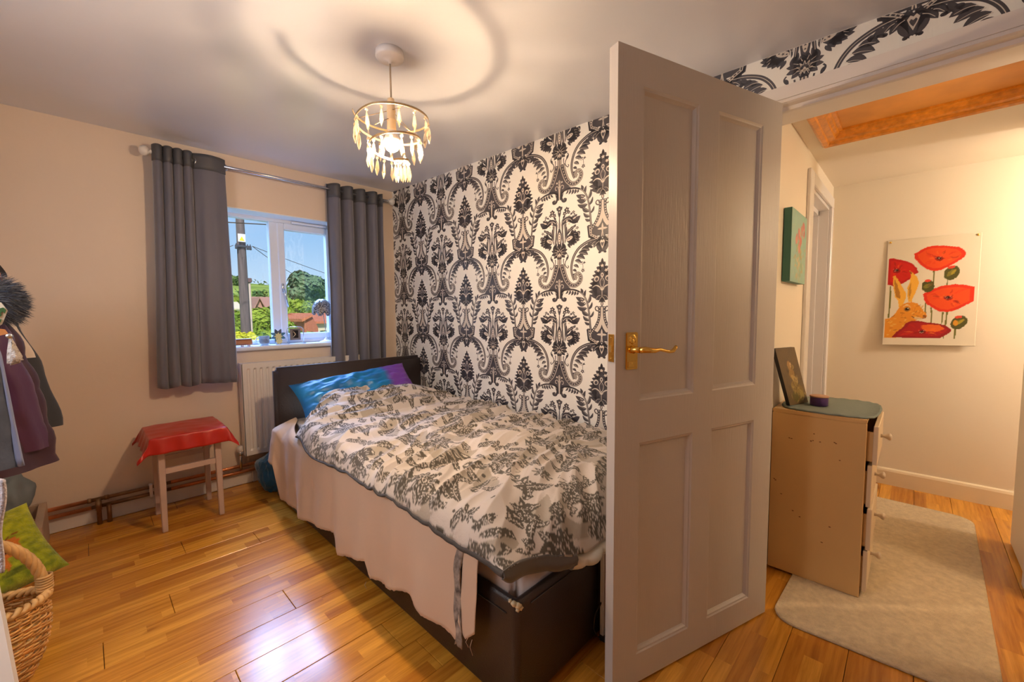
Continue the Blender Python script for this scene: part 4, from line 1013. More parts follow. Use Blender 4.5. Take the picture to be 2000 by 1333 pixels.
# wooden box on little feet
bx = small('trinket_box', (.785, 3.46, SZ_), label='small reddish brown wooden box on little feet at the left of the windowsill', cat='box')
WOODR = mat('polished_red_wood', (.42, .15, .055), .28, coat=.3)
bm = B(); prism(bm, [(.700+.0, 0), (.70, .012)] and [(3.435, SZ_+.012), (3.43, SZ_+.022), (3.432, SZ_+.040), (3.442, SZ_+.050), (3.478, SZ_+.050), (3.488, SZ_+.040), (3.490, SZ_+.022), (3.485, SZ_+.012)], .715, .848, axis='X'); part('box_body', bm, WOODR, bx)
bm = B(); box(bm, .713, .845, 3.436, 3.484, SZ_+.050, SZ_+.055, bev=.001); part('lid', bm, mat('grey_lid', (.32, .26, .24), .4), bx)
for x in (.745, .79, .832):
    for y in (3.44, 3.48): bm = B(); lathe(bm, [(.0045, SZ_+.014), (.003, SZ_+.006), (.0045, SZ_)], (x, y, 0), 8); part('foot', bm, WOODR, bx)
# glass mug
GL2 = mat('clear_thick_glass', (.75, .80, .85), .05, trans=.75, spec=.8); GL2.node_tree.nodes['Principled BSDF'].inputs['IOR'].default_value = 1.4
mg = small('glass_mug', (.935, 3.47, SZ_), label='clear and dark glass mug on the windowsill below the window mullion', cat='mug')
bm = B(); lathe(bm, [(.022, .001), (.030, .004), (.034, .020), (.035, .062), (.036, .068), (.033, .068), (.032, .022), (.024, .014), (.002, .012)], (.935, 3.47, SZ_), 24); part('mug_body', bm, GL2, mg, True)
bm = B(); lathe(bm, [(.026, .015), (.030, .022), (.031, .050), (.002, .050)], (.935, 3.47, SZ_), 20); part('dark_content', bm, mat('dark_blue_grey_wax', (.08, .10, .12), .25), mg, True)
bm = B(); tube(bm, [(.903, 3.46, SZ_+.060), (.884, 3.455, SZ_+.056), (.876, 3.452, SZ_+.040), (.884, 3.455, SZ_+.024), (.903, 3.46, SZ_+.02)], .0045, 8); part('handle', bm, GL2, mg, True)
# flower ornament
fl = small('flower_ornament', (1.032, 3.48, SZ_), label='blue glass flower ornament with pale yellow centre on the windowsill', cat='ornament')
PB = mat('blue_glass_petal', (.10, .28, .42), .15, trans=.35, spec=.7); PG = mat('smoke_grey_petal', (.12, .14, .18), .15, trans=.3); PY = mat('pale_yellow_glass', (.72, .66, .32), .2)
def petal(bm, c, a, L, w, t=.004, tilt=0):
    pts = leaf(0, 0, L, 0, w, 0, 8); A = []; C_ = []
    for x, y in pts:
        X = c[0]+x*math.cos(a)-y*math.sin(a); Z = c[2]+x*math.sin(a)+y*math.cos(a); Y = c[1]-tilt*x
        A.append(bm.verts.new((X, Y-t/2, Z))); C_.append(bm.verts.new((X, Y+t/2, Z)))
    n_ = len(A); bm.faces.new(A[::-1]); bm.faces.new(C_)
    for i in range(n_): bm.faces.new((A[i], A[(i+1) % n_], C_[(i+1) % n_], C_[i]))
for k in range(8):
    a = R(k*45+22); bm = B(); petal(bm, (1.032, 3.48, SZ_+.066), a, .056, .026, tilt=.1); part('petal', bm, PG if 45 < k*45+22 < 130 else PB, fl)
for k in range(8): bm = B(); petal(bm, (1.032, 3.472, SZ_+.062), R(k*45), .030, .014, tilt=.15); part('inner_petal', bm, PY, fl)
for k in range(8): bm = B(); petal(bm, (1.034, 3.466, SZ_+.026), R(k*45+10), .026, .015, tilt=.1); part('lower_petal', bm, PY, fl)
bm = B(); box(bm, 1.015, 1.05, 3.470, 3.495, SZ_, SZ_+.012, bev=.003); part('base', bm, GL2, fl)
# hanging picture frame
pf = small('picture_frame', (1.155, 3.47, SZ_), label='arched wire stand holding a small grey and black frame on the windowsill', cat='picture frame')
bm = B(); pts = [(1.093, 3.47, SZ_+.004)]+[(1.093, 3.47, SZ_+.105)]+[(1.093+.025*(1-math.cos(t)), 3.47, SZ_+.105+.025*math.sin(t)) for t in (R(30), R(60), R(90))]+[(1.213-.025*(1-math.cos(t)), 3.47, SZ_+.105+.025*math.sin(t)) for t in (R(90), R(60), R(30))]+[(1.213, 3.47, SZ_+.105), (1.213, 3.47, SZ_+.004)]
tube(bm, pts, .0030, 8); part('wire_arch', bm, CHROME, pf, True)
for x in (1.093, 1.213): bm = B(); box(bm, x-.008, x+.008, 3.44, 3.50, SZ_, SZ_+.006, bev=.002); part('foot', bm, CHROME, pf)
bm = B(); box(bm, 1.114, 1.190, 3.466, 3.474, SZ_+.028, SZ_+.118, bev=.001); fr = part('frame_border', bm, mat('grey_brown_mount', (.20, .17, .155), .5), pf)
bm = B(); box(bm, 1.133, 1.173, 3.4645, 3.466, SZ_+.044, SZ_+.104); part('picture', bm, mat('black_print', (.012, .010, .012), .25), pf)
bm = B(); prism(bm, [(1.135, SZ_+.094), (1.140, SZ_+.096), (1.156, SZ_+.073), (1.137, SZ_+.050), (1.133, SZ_+.053), (1.150, SZ_+.073)], 3.4635, 3.4645, axis='Y'); part('chevron', bm, mat('chevron_cream', (.6, .5, .3), .5), pf)
# petal lamp
tl = small('table_lamp', (1.395, 3.485, SZ_), label='slim table lamp with leaf shaped beaded petals beside the right curtain', cat='lamp')
bm = B(); lathe(bm, [(.052, 0), (.054, .004), (.040, .008), (.020, .016), (.010, .028), (.006, .036), (.0035, .038)], (1.395, 3.485, SZ_), 28); part('lamp_base', bm, mat('white_lamp_base', (.72, .74, .80), .2), tl, True)
bm = B(); tube(bm, [(1.395, 3.485, SZ_+.03), (1.390, 3.485, SZ_+.12), (1.378, 3.483, SZ_+.22), (1.368, 3.48, SZ_+.33)], .0028, 8); part('stem', bm, CHROME, tl, True)
BEAD = bpy.data.materials.new('beaded_mesh_petal'); BEAD.use_nodes = True
nb = BEAD.node_tree.nodes; Lb = BEAD.node_tree.links; bb = nb['Principled BSDF']; bb.inputs['Roughness'].default_value = .3
tcb = nb.new('ShaderNodeTexCoord'); vb = nb.new('ShaderNodeTexVoronoi'); vb.inputs['Scale'].default_value = 170; Lb.new(tcb.outputs['Object'], vb.inputs['Vector'])
rbp = nb.new('ShaderNodeValToRGB'); rbp.color_ramp.elements[0].position = .25; rbp.color_ramp.elements[0].color = (.55, .56, .58, 1); rbp.color_ramp.elements[1].position = .6; rbp.color_ramp.elements[1].color = (.05, .05, .06, 1); Lb.new(vb.outputs['Distance'], rbp.inputs[0]); Lb.new(rbp.outputs[0], bb.inputs['Base Color'])
for k, (a, ln, wd) in enumerate(((195, .125, .075), (235, .13, .08), (285, .135, .085), (335, .13, .08), (20, .12, .075), (75, .12, .08), (135, .12, .08))):
    ca, sa = math.cos(R(a)), math.sin(R(a)); rows = []
    for i in range(15):
        t = i/14; row = []
        rr_ = .012+.070*math.sin(t*1.5)**.8; z = SZ_+.350-ln*t**1.5-.005*(k % 2)
        for j in range(9):
            s = -1+j/4; w_ = wd*.5*(math.sin(PI*min(.999, t*.93+.04))**.7)
            row.append((1.368+ca*(rr_-.012*s*s)-sa*s*w_, 3.48+sa*(rr_-.012*s*s)+ca*s*w_, z-.004*s*s))
        rows.append(row)
    o = gridmesh('shade_petal', rows, BEAD, None, thick=.002); o.parent = tl; o.matrix_parent_inverse = Matrix.Translation(tl.location).inverted()

# ================================================================== HALL THINGS
CREAMP = mat('cream_chipboard_paint', (.68, .42, .17), .42, nscale=2.5, namt=.10)
CHIP = mat('brown_chips', (.20, .09, .03), .8)
ch = empty('chest_of_drawers', (2.4, .285, 0), label='cream painted chest of four drawers against the hallway wall', cat='chest of drawers')
CX0, CX1, CY0, CY1, CH = 2.195, 2.60, .119, .452, .765; Zb = .010
bm = B(); box(bm, CX0, CX0+.018, CY0, CY1, Zb, CH-.018, bev=.0015); part('side_panel', bm, CREAMP, ch)
bm = B(); box(bm, CX1-.018, CX1, CY0, CY1, Zb, CH-.018, bev=.0015); part('side_panel', bm, CREAMP, ch)
bm = B(); box(bm, CX0, CX1, CY0, CY1, CH-.018, CH, bev=.003, seg=2); part('top_panel', bm, CREAMP, ch)
bm = B(); box(bm, CX0+.018, CX1-.018, CY1-.008, CY1, Zb, CH-.018); part('back_panel', bm, CREAMP, ch)
zs_ = [.030, .212, .394, .576, .742]
for i in range(4):
    pull = .020 if i == 3 else .012 if i == 1 else .006
    bm = B(); box(bm, CX0+.020, CX1-.020, CY0-pull-.016, CY0-pull, zs_[i]+.003, zs_[i+1]-.003, bev=.002)
    fr = part('drawer', bm, mat('drawer_front_cream', (.70, .54, .36), .38), ch)
    bm = B(); box(bm, CX0+.026, CX0+.036, CY0-pull, CY1-.03, zs_[i]+.02, zs_[i+1]-.03); box(bm, CX1-.036, CX1-.026, CY0-pull, CY1-.03, zs_[i]+.02, zs_[i+1]-.03); box(bm, CX0+.026, CX1-.026, CY0-pull, CY1-.03, zs_[i]+.014, zs_[i]+.02)
    part('drawer_box', bm, CREAMP, fr)
    bm = B(); lathe(bm, [(.008, 0), (.006, -.010), (.009, -.018), (.015, -.026), (.015, -.032), (.008, -.036), (.001, -.037)], (2.398, CY0-pull-.016, (zs_[i]+zs_[i+1])/2+.005), 16, axis='Y')
    bmesh.ops.recalc_face_normals(bm, faces=bm.faces); part('knob', bm, mat('pale_knob', (.62, .50, .38), .35), fr, True)
bm = B(); rr = random.Random(5)
for (px, py) in ((1542, 856), (1546, 857), (1584, 862), (1588, 861), (1602, 864), (1630, 865), (1633, 867), (1512, 935), (1515, 938), (1526, 965), (1548, 998), (1562, 1010), (1620, 1030), (1605, 1060), (1640, 900), (1590, 848)):
    p = at_x(px, py, CX0); q = [bm.verts.new((CX0-.0006, p.y+rr.uniform(.5, 1)*.0055*math.cos(a), p.z+rr.uniform(.5, 1)*.003*math.sin(a))) for a in [2*PI*i/7 for i in range(7)]]; bm.faces.new(q)
part('paint_chips', bm, CHIP, ch, kind='stuff')
# quilted mat
def outline(pts, n=10):
    q = cr(list(pts)+[pts[0]], n); return q[:-1]
mo = outline([(2.205, .36), (2.20, .22), (2.225, .115), (2.33, .090), (2.48, .088), (2.575, .11), (2.615, .19), (2.60, .30), (2.54, .385), (2.44, .425), (2.31, .435), (2.235, .41)])
MATB = mat('grey_blue_quilted_cotton', (.20, .235, .215), .9, bump=.5, bscale=45)
bm = B(); c_ = Vector((2.40, .26, CH+.006)); K = len(mo); prev = None
rings = []
for f, z in ((1.0, CH+.001), (1.012, CH+.004), (1.0, CH+.0085), (.955, CH+.0075), (.945, CH+.006), (.7, CH+.007), (.4, CH+.007), (.05, CH+.007)):
    rings.append([bm.verts.new((c_.x+(x-c_.x)*f, c_.y+(y-c_.y)*f, z+(.0012*math.sin(i*1.3) if f > .93 else .0008*math.sin((c_.x+(x-c_.x)*f)*260)))) for i, (x, y) in enumerate(mo)])
for A, C_ in zip(rings, rings[1:]):
    for i in range(K): bm.faces.new((A[i], A[(i+1) % K], C_[(i+1) % K], C_[i])).smooth = True
bm.faces.new(rings[-1]); bm.faces.new(rings[0][::-1])
obj('place_mat', bm, MATB, label='grey blue quilted oval mat on top of the cream chest', cat='mat')
# leaning dark painting
r = Raster(.205, .30, .002, (.14, .095, .05)); rr = random.Random(2)
for k in range(60): r.poly(ell(rr.uniform(0, .2), rr.uniform(0, .3), .02, .03, rr.uniform(0, 3)), (.17, .11, .05), .35)
for (x, y, a, b, t, c) in ((.10, .205, .022, .028, .3, (.42, .24, .08)), (.112, .21, .010, .014, 0, (.62, .42, .20)), (.105, .165, .030, .026, .5, (.34, .20, .06)), (.12, .135, .036, .018, -.6, (.50, .34, .12)), (.13, .06, .055, .05, .2, (.22, .15, .035)), (.11, .09, .045, .035, -.4, (.28, .19, .05)), (.15, .045, .03, .03, .8, (.35, .26, .07)), (.085, .04, .03, .03, 1, (.13, .11, .03))): r.poly(ell(x, y, a, b, t, 14), c, .85)
for k in range(50): x, y = rr.gauss(.12, .03), rr.uniform(.02, .2); r.poly(leaf(x, y, x+rr.uniform(-.03, .03), y+rr.uniform(-.035, .035), .008), rr.choice([(.5, .36, .12), (.18, .12, .03), (.36, .26, .07), (.08, .05, .02)]), .6)
lp_ = empty('leaning_painting', (2.33, .38, CH+.008), label='dark brown canvas with golden figure leaning on the wall atop the chest', cat='painting')
pb = Vector((2.250, .395, CH+.0095)); pe = Vector((2.430, .335, CH+.0095)); ux = (pe-pb).normalized()
tl_ = at_y(1516, 672, .452); up_ = Vector((tl_.x-pb.x, .446-pb.y, 0)); up_ = Vector((-.115, .045, .273)).normalized(); nn = ux.cross(up_).normalized()
if nn.y > 0: nn = -nn
Wp, Hp = .150, .295
V = [pb+ux*(i*Wp)+up_*(j*Hp)-nn*(k*.016) for k in (0, 1) for j in (0, 1) for i in (0, 1)]
zmin = min(v.z for v in V); V = [v+Vector((0, 0, CH+.0095-zmin)) for v in V]
o = pyobj('canvas_block', V, [(0, 1, 3, 2), (5, 4, 6, 7), (0, 4, 5, 1), (2, 3, 7, 6), (0, 2, 6, 4), (1, 5, 7, 3)], mat('black_canvas_edge', (.012, .010, .010), .5)); bmx = V[0]; o.parent = lp_; o.matrix_parent_inverse = Matrix.Translation(lp_.location).inverted()
rows = []; cols = []
for i in range(76):
    rows.append([V[0]+ux*(Wp*j/50)+up_*(Hp*i/75)+nn*.0006 for j in range(51)]); cols.append([r.get(.205*j/50, .30*i/75) for j in range(51)])
ARTM = attr_mat('painted_canvas', .45, bump=.1, bscale=200, spec=.5)
o = gridmesh('painted_face', rows, ARTM, None, cols=cols); o.parent = lp_; o.matrix_parent_inverse = Matrix.Translation(lp_.location).inverted()
# purple pot
pt = empty('candle_pot', (2.352, .300, CH+.0085), label='small purple candle pot with tan lid on the mat', cat='pot')
bm = B(); lathe(bm, [(.030, 0), (.0345, .002), (.035, .038), (.0345, .040)], (2.352, .300, CH+.0085), 28); part('pot_body', bm, mat('purple_foil', (.12, .05, .22), .35, nscale=30, namt=.5), pt, True)
bm = B(); lathe(bm, [(.0365, .040), (.037, .045), (.034, .0465), (.001, .0465)], (2.352, .300, CH+.0085), 28); part('lid', bm, mat('tan_pot_lid', (.48, .27, .17), .5), pt, True)
# green canvas on the hall wall
gx0, gx1, gz0, gz1 = 2.30, 2.66, 1.350, 1.690
r = Raster(.36, .34, .002, (.24, .46, .38)); rr = random.Random(4)
for k in range(90): r.poly(ell(rr.uniform(0, .36), rr.uniform(0, .34), .03, .015, rr.uniform(0, 3)), (rr.uniform(.18, .34), rr.uniform(.42, .52), rr.uniform(.32, .44)), .3)
for k in range(50): x, y = rr.gauss(.2, .05), rr.gauss(.13, .05); r.poly(leaf(x, y, x+rr.uniform(-.05, .05), y+rr.uniform(-.05, .05), .016), rr.choice([(.40, .30, .08), (.48, .38, .12), (.22, .32, .12), (.52, .44, .24)]), .7)
for (x, y, s) in ((.12, .20, .04), (.17, .235, .042), (.22, .20, .04), (.19, .175, .034), (.28, .28, .038), (.30, .25, .03), (.24, .26, .03)):
    for k in range(6): r.poly(ell(x+rr.uniform(-.015, .015), y+rr.uniform(-.015, .015), s*.55, s*.4, rr.uniform(0, 3)), rr.choice([(.58, .13, .10), (.66, .24, .18), (.48, .09, .09)]), .75)
gc = empty('canvas_painting', (2.48, YH-.012, 1.52), label='small green canvas with red flowers on the hallway side wall', cat='painting')
bm = B(); box(bm, gx0, gx1, YH-.034, YH-.003, gz0, gz1, bev=.001); part('canvas_block', bm, mat('teal_canvas_edge', (.06, .20, .16), .5), gc)
rows = [[(gx0+(gx1-gx0)*j/90, YH-.0348, gz0+(gz1-gz0)*i/85) for j in range(91)] for i in range(86)]; cols = [[r.get(.36*j/90, .34*i/85) for j in range(91)] for i in range(86)]
o = gridmesh('painted_face', rows, ARTM, None, cols=cols); o.parent = gc; o.matrix_parent_inverse = Matrix.Translation(gc.location).inverted()
# poppy and hare poster: raster in the photo crop's own grid (1234x1333 px crop) -> paper
PW, PH = .425, .700
r = Raster(PW, PH, .0025, (.72, .64, .51))
def pm(x, y):   # crop pixel -> paper metres (u right, v up)
    u = (x-160)/(1040-160)*.405+.004; top = 205-(u/.42)*100; bt = 1205+(u/.42)*12
    return (u, PH*(1-(y-top)/(bt-top)))
def pp_(pts, c, a=1.): r.poly([pm(*p) for p in pts], c, a)
rr = random.Random(9)
GRN, GRN2 = (.09, .085, .02), (.16, .15, .03)
for st_ in ([(645, 480), (652, 560), (648, 620)], [(785, 570), (780, 630)], [(640, 840), (650, 920), (648, 985)], [(582, 790), (585, 900)], [(760, 885), (752, 1000)], [(798, 885), (790, 1020)], [(886, 1050), (882, 1145)], [(208, 640), (212, 780), (205, 945)], [(775, 1120), (780, 1145)]): r.poly([p for p in stroke([pm(*q) for q in st_], .0062)], GRN2)
RED, RED2, DRED, ORG = (.72, .035, .012), (.80, .09, .015), (.25, .010, .008), (.85, .16, .02)
def poppy(out, cx, cy, base=RED, base2=RED2):
    pp_(out, base)
    mx, my = sum(p[0] for p in out)/len(out), sum(p[1] for p in out)/len(out)
    pp_([(mx+(x-mx)*.84, my+(y-my)*.80) for x, y in out], base2, .85)
    n_ = len(out)
    for k in range(26):
        x, y = out[rr.randrange(n_)]; t = rr.uniform(.15, .85); a = (cx+(x-cx)*t*.5, cy+(y-cy)*t*.5); b = (cx+(x-cx)*t, cy+(y-cy)*t)
        pp_(leaf(a[0], a[1], b[0]+.1, b[1], 16, rr.uniform(-.2, .2)), rr.choice([RED, DRED, ORG, (.55, .02, .01)]), .45)
    pp_(ell(cx, cy, 42, 22), DRED, .9); pp_(ell(cx, cy-4, 20, 10), (.05, .015, .01))
    for k in range(7): pp_(ell(cx+rr.uniform(-40, 40), cy+rr.uniform(-18, 10), 4, 3), (.55, .35, .28))
poppy([(175, 378), (230, 372), (310, 385), (370, 395), (430, 420), (470, 455), (495, 500), (460, 520), (420, 560), (340, 610), (240, 640), (178, 625)], 265, 490, (.50, .015, .015), (.62, .02, .012))
poppy([(436, 322), (470, 310), (520, 275), (590, 248), (660, 238), (770, 242), (870, 248), (920, 275), (940, 310), (925, 350), (860, 395), (770, 450), (700, 480), (645, 487), (580, 470), (510, 430), (450, 370)], 690, 365)
poppy([(550, 710), (620, 672), (720, 632), (860, 608), (960, 618), (1040, 632), (1040, 775), (960, 820), (890, 860), (800, 885), (720, 878), (650, 840), (590, 805), (565, 760)], 800, 745)
HA, HB, HC_ = (.72, .27, .025), (.82, .42, .05), (.30, .10, .015)
pp_([(163, 955), (230, 945), (285, 890), (320, 830), (360, 805), (400, 795), (440, 790), (500, 800), (540, 840), (570, 875), (600, 905), (606, 930), (590, 950), (520, 955), (440, 990), (380, 1060), (300, 1140), (163, 1140)], HA)
pp_([(232, 545), (250, 535), (290, 580), (340, 650), (375, 700), (380, 740), (360, 800), (310, 850), (300, 780), (262, 740), (240, 650)], HB); pp_([(245, 570), (280, 620), (312, 700), (318, 760), (275, 740), (252, 660)], HC_, .75)
pp_([(395, 480), (440, 510), (485, 545), (503, 600), (490, 660), (455, 740), (440, 790), (405, 790), (392, 720), (390, 650), (415, 580), (420, 530)], HB); pp_([(395, 485), (430, 505), (420, 525)], HC_); pp_([(400, 660), (425, 600), (430, 700), (412, 780)], HC_, .6)
for k in range(90):
    x, y = rr.uniform(180, 560), rr.uniform(810, 1120)
    if y > 1250-x*.6 or y < 950-(x-160)*.42: continue
    pp_(leaf(x, y, x+rr.uniform(15, 55), y-rr.uniform(-12, 28), 12), rr.choice([HC_, HB, (.78, .50, .12), (.5, .16, .02)]), .5)
pp_(ell(398, 860, 34, 22), (.32, .14, .03)); pp_(ell(400, 858, 20, 15), (.02, .012, .01)); pp_(ell(406, 850, 7, 5), (.8, .75, .6)); pp_(leaf(350, 845, 440, 845, 12, -.3), (.75, .6, .35), .8)
pp_(ell(580, 925, 18, 10), (.25, .08, .02)); pp_(stroke([(440, 925), (500, 950), (560, 945), (600, 935)], 8), (.22, .08, .02)); pp_(ell(520, 950, 50, 14, .1), (.70, .55, .35), .6)
poppy([(245, 1135), (300, 1080), (360, 1040), (400, 990), (450, 972), (540, 975), (640, 990), (740, 1000), (800, 1020), (852, 1055), (830, 1090), (780, 1120), (740, 1142), (500, 1142)], 565, 1080, (.30, .012, .015), (.42, .015, .015)); pp_([(560, 1010), (650, 1005), (730, 1010), (790, 1050), (700, 1080), (610, 1075), (560, 1045)], ORG, .8)
for (cx, cy, a, b, t) in ((820, 500, 82, 64, -.7), (598, 632, 66, 60, -.3), (914, 985, 84, 62, -.5)):
    pp_(ell(cx, cy, a, b, t, 16), GRN); pp_(ell(cx-10, cy, a*.6, b*.3, t, 14), (.24, .20, .03), .8); pp_(ell(cx+18, cy-8, a*.45, b*.2, t-.2, 12), (.40, .30, .03) if cx > 700 else (.16, .1, .03), .8); pp_(ell(cx-6, cy-b*.85, a*.45, b*.22, t*.3, 10), (.66, .06, .03))
pp_(ell(882, 990, 22, 30), (.62, .26, .02), .9)
ps = empty('poppy_poster', (XE, -.07, 1.33), label='unframed paper print of a hare among red poppies pinned up in the hallway', cat='poster')
rows = []; cols = []
nI, nJ = 230, 140
for i in range(nI+1):
    row = []; cl = []
    for j in range(nJ+1):
        u, v = j/nJ, i/nI; curl = .006+.020*(1-v)**3+.014*(1-v)*(1-u)**2+.006*abs(math.sin(u*PI))*v
        row.append((XE-curl, .150-.428*u-.006*(1-v)*0, .980+.702*v+.010*(u-.5)*(1-v))); c = r.get(PW*u, PH*v)
        cl.append(c)
    rows.append(row); cols.append(cl)
o = gridmesh('printed_paper', rows, attr_mat('poster_paper', .55, spec=.3), None, cols=cols, thick=.0006); o.parent = ps; o.matrix_parent_inverse = Matrix.Translation(ps.location).inverted()
for y in (.135, -.262): bm = B(); lathe(bm, [(.001, -.0115), (.006, -.0105), (.007, -.008), (.003, -.0065)], (XE, y, 1.668), 12, axis='X'); part('drawing_pin', bm, BRASS, ps, True)
# rug
ro = []
RUG = mat('oatmeal_cotton_rug', (.80, .62, .38), .95, bump=.9, bscale=220, nscale=45, col2=(.62, .46, .27), stretch=(1, 1, 1), sheen=.3)
bm = B(); base = rrect(0, 1.66, -.305, .305, .085); K = len(base); rings = []; rot = -R(1.5)
for f, z in ((1., .001), (1.004, .006), (1., .010), (.988, .011), (.97, .009), (.93, .009), (.91, .0115), (.88, .009), (.5, .009), (.02, .009)):
    rg = []
    for x, y in base:
        xx = .83+(x-.83)*(1-(1-f)*.38 if f > .8 else f); yy = y*f
        xx += .025*(yy/.3)*(xx < .4)*-1
        rg.append(bm.verts.new((1.845+xx*math.cos(rot)-yy*math.sin(rot), .055+xx*math.sin(rot)+yy*math.cos(rot), z+.0006*math.sin(xx*30)*(z > .002))))
    rings.append(rg)
for A, C_ in zip(rings, rings[1:]):
    for i in range(K): bm.faces.new((A[i], A[(i+1) % K], C_[(i+1) % K], C_[i])).smooth = True
bm.faces.new(rings[-1]); bm.faces.new(rings[0][::-1])
obj('rug', bm, RUG, label='long oatmeal cotton rug with rounded corners on the hallway floor', cat='rug')
# heater behind the door
he = empty('panel_heater', (1.36, .75, 0), label='white panel heater standing at the foot of the bed behind the door', cat='heater')
bm = B(); box(bm, 1.262, 1.62, .742, .757, .035, .385, bev=.003); part('front_panel', bm, WHITE, he)
bm = B(); box(bm, 1.258, 1.62, .766, .782, .03, .375, bev=.003); part('rear_panel', bm, WHITE, he)
bm = B(); box(bm, 1.266, 1.61, .757, .766, .06, .35); part('core', bm, mat('heater_core', (.35, .17, .09), .5), he)
for x in (1.265, 1.55): bm = B(); box(bm, x, x+.045, .695, .79, .0, .030, bev=.004); part('foot', bm, mat('dark_grey_plastic', (.04, .04, .045), .5), he)
bm = B(); tube(bm, [(1.262, .775, .16), (1.235, .785, .12), (1.228, .788, .07), (1.245, .785, .03), (1.27, .785, .008), (1.6, .787, .006)], .0028, 6); part('cable', bm, GAP, he, True)

# ================================================================== LEFT SIDE THINGS
# crate
CR = mat('bare_pale_wood', (.52, .38, .28), .6, nscale=6, namt=.2)
cr_ = empty('wooden_crate', (-.45, 3.1, 0), label='low pale wooden crate in the corner under the coats', cat='crate')
for (a, b, c, d, z0, z1) in ((-.215, -.185, 2.95, 3.35, 0, .205), (-.80, -.215, 3.335, 3.352, .13, .205), (-.80, -.215, 3.335, 3.352, .02, .10), (-.80, -.215, 2.95, 2.967, .13, .205), (-.80, -.215, 2.95, 2.967, .02, .10), (-.83, -.80, 2.95, 3.35, 0, .205), (-.80, -.215, 2.967, 3.335, .02, .03)):
    bm = B(); box(bm, a, b, c, d, z0, z1, bev=.002); part('crate_board', bm, CR, cr_)
# cushion: printed green with small dog
def cush_col(u, v):   # u,v -1..1
    g = .5+.5*noise.noise(Vector((u*9, v*9, 0)))+.35*noise.noise(Vector((u*30, v*30, 4)))
    lo, hi = (.07, .13, .006), (.62, .64, .02); t = min(1, max(0, g*.8+.18*v+.10)); return rast_mix(lo, hi, t)
CW = .42
r = Raster(2, 2, .012, (0, 0, 0)); 
for j in range(r.ny):
    for i in range(r.nx): r.a[j, i] = cush_col(i*.012-1, j*.012-1)
def cp(pts, c, a=1.): r.poly([(x*.85+1.22, y*.85+.72) for x, y in pts], c, a)
DOG, DOGD, DOGL = (.62, .17, .02), (.24, .06, .012), (.74, .40, .16)
cp([(.12, .10), (.02, .30), (.05, .40), (.22, .46), (.42, .52), (.50, .42), (.46, .18), (.44, -.25), (.40, -.45), (.36, -.45), (.34, -.05), (.22, .02), (.16, -.38), (.10, -.38), (.06, .0)], DOG)
cp(ell(.02, .22, .19, .16, .2), DOG); cp(ell(-.06, .12, .13, .10), DOGL); cp(ell(-.10, .06, .05, .035), (.05, .02, .02)); cp(ell(-.02, .24, .025, .02), (.03, .01, .01)); cp(leaf(-.14, .24, -.22, .42, .14), DOGD); cp(leaf(.12, .34, .22, .20, .13), DOGL); cp(stroke([(.16, .38), (.24, .26), (.22, .12)], .035), (.10, .03, .02)); cp(stroke([(.24, .40), (.40, .58), (.56, .62)], .03), DOGD)
cp(ell(.36, .22, .09, .22), (.75, .24, .03), .7)
r.poly([(x*.85+1.22, y*.85+.72) for x, y in ell(.28, -.44, .3, .09)], (.02, .04, .005), .6)
def cushion_rows(sgn, c, ux, uy, hu, hv, th, col=None):
    rows = []; cols = []; nn_ = ux.cross(uy).normalized()
    for i in range(61):
        row = []; cl = []
        for j in range(61):
            u, v = -1+j/30, -1+i/30; t = max(0, 1-u**4)**.5*max(0, 1-v**4)**.5
            pu = 1-.07*(1-v*v)*u*u; pv = 1-.07*(1-u*u)*v*v
            row.append(c+ux*(u*hu*pu)+uy*(v*hv*pv)+nn_*(sgn*th*t+.006*noise.noise(Vector((u*3, v*3, sgn)))))
            cl.append(r.get(u+1, v+1) if sgn > 0 else (.10, .14, .01))
        rows.append(row); cols.append(cl)
    return rows, cols
# plane through picked pixels
BRc = at_z(128, 1104, .17); TRc = at_z(47, 987, .40)
uy_ = (TRc-BRc); LY_ = uy_.length; uy_.normalize(); ux_ = Vector((.97, .16, .05)).normalized(); ux_ = (ux_-uy_*ux_.dot(uy_)).normalized()
c0 = BRc+uy_*LY_*.5-ux_*.205
if ux_.cross(uy_).dot(Vector((0, -1, 1))) < 0: SG = -1
else: SG = 1
ra, ca_ = cushion_rows(SG, c0, ux_, uy_, .215, LY_*.52, .055); 
if SG < 0: ca_ = [[r.get(-1+j/30+1, -1+i/30+1) for j in range(61)] for i in range(61)]
rb2, cb_ = cushion_rows(-SG, c0, ux_, uy_, .215, LY_*.52, .055)
gridmesh('cushion', ra+[q for q in rb2[::-1]], attr_mat('printed_plush', .95, bump=.6, bscale=120, sheen=.4), cols=ca_+cb_[::-1], label='green grass printed cushion with a small tan dog behind the wicker basket', cat='cushion')
bm = B(); s = bmesh.ops.create_icosphere(bm, subdivisions=4, radius=1)
for v in bm.verts:
    p = v.co.copy(); n_ = 1+.2*noise.noise(p*2); v.co = Vector((-.33+p.x*.12*n_, 3.12+p.y*.14*n_, .335+p.z*.125*n_))
obj('folded_cloth', bm, mat('grey_blue_cloth', (.17, .20, .22), .85, bump=.2, bscale=20), smooth=True, label='grey blue bundled cloth behind the green cushion', cat='cloth')
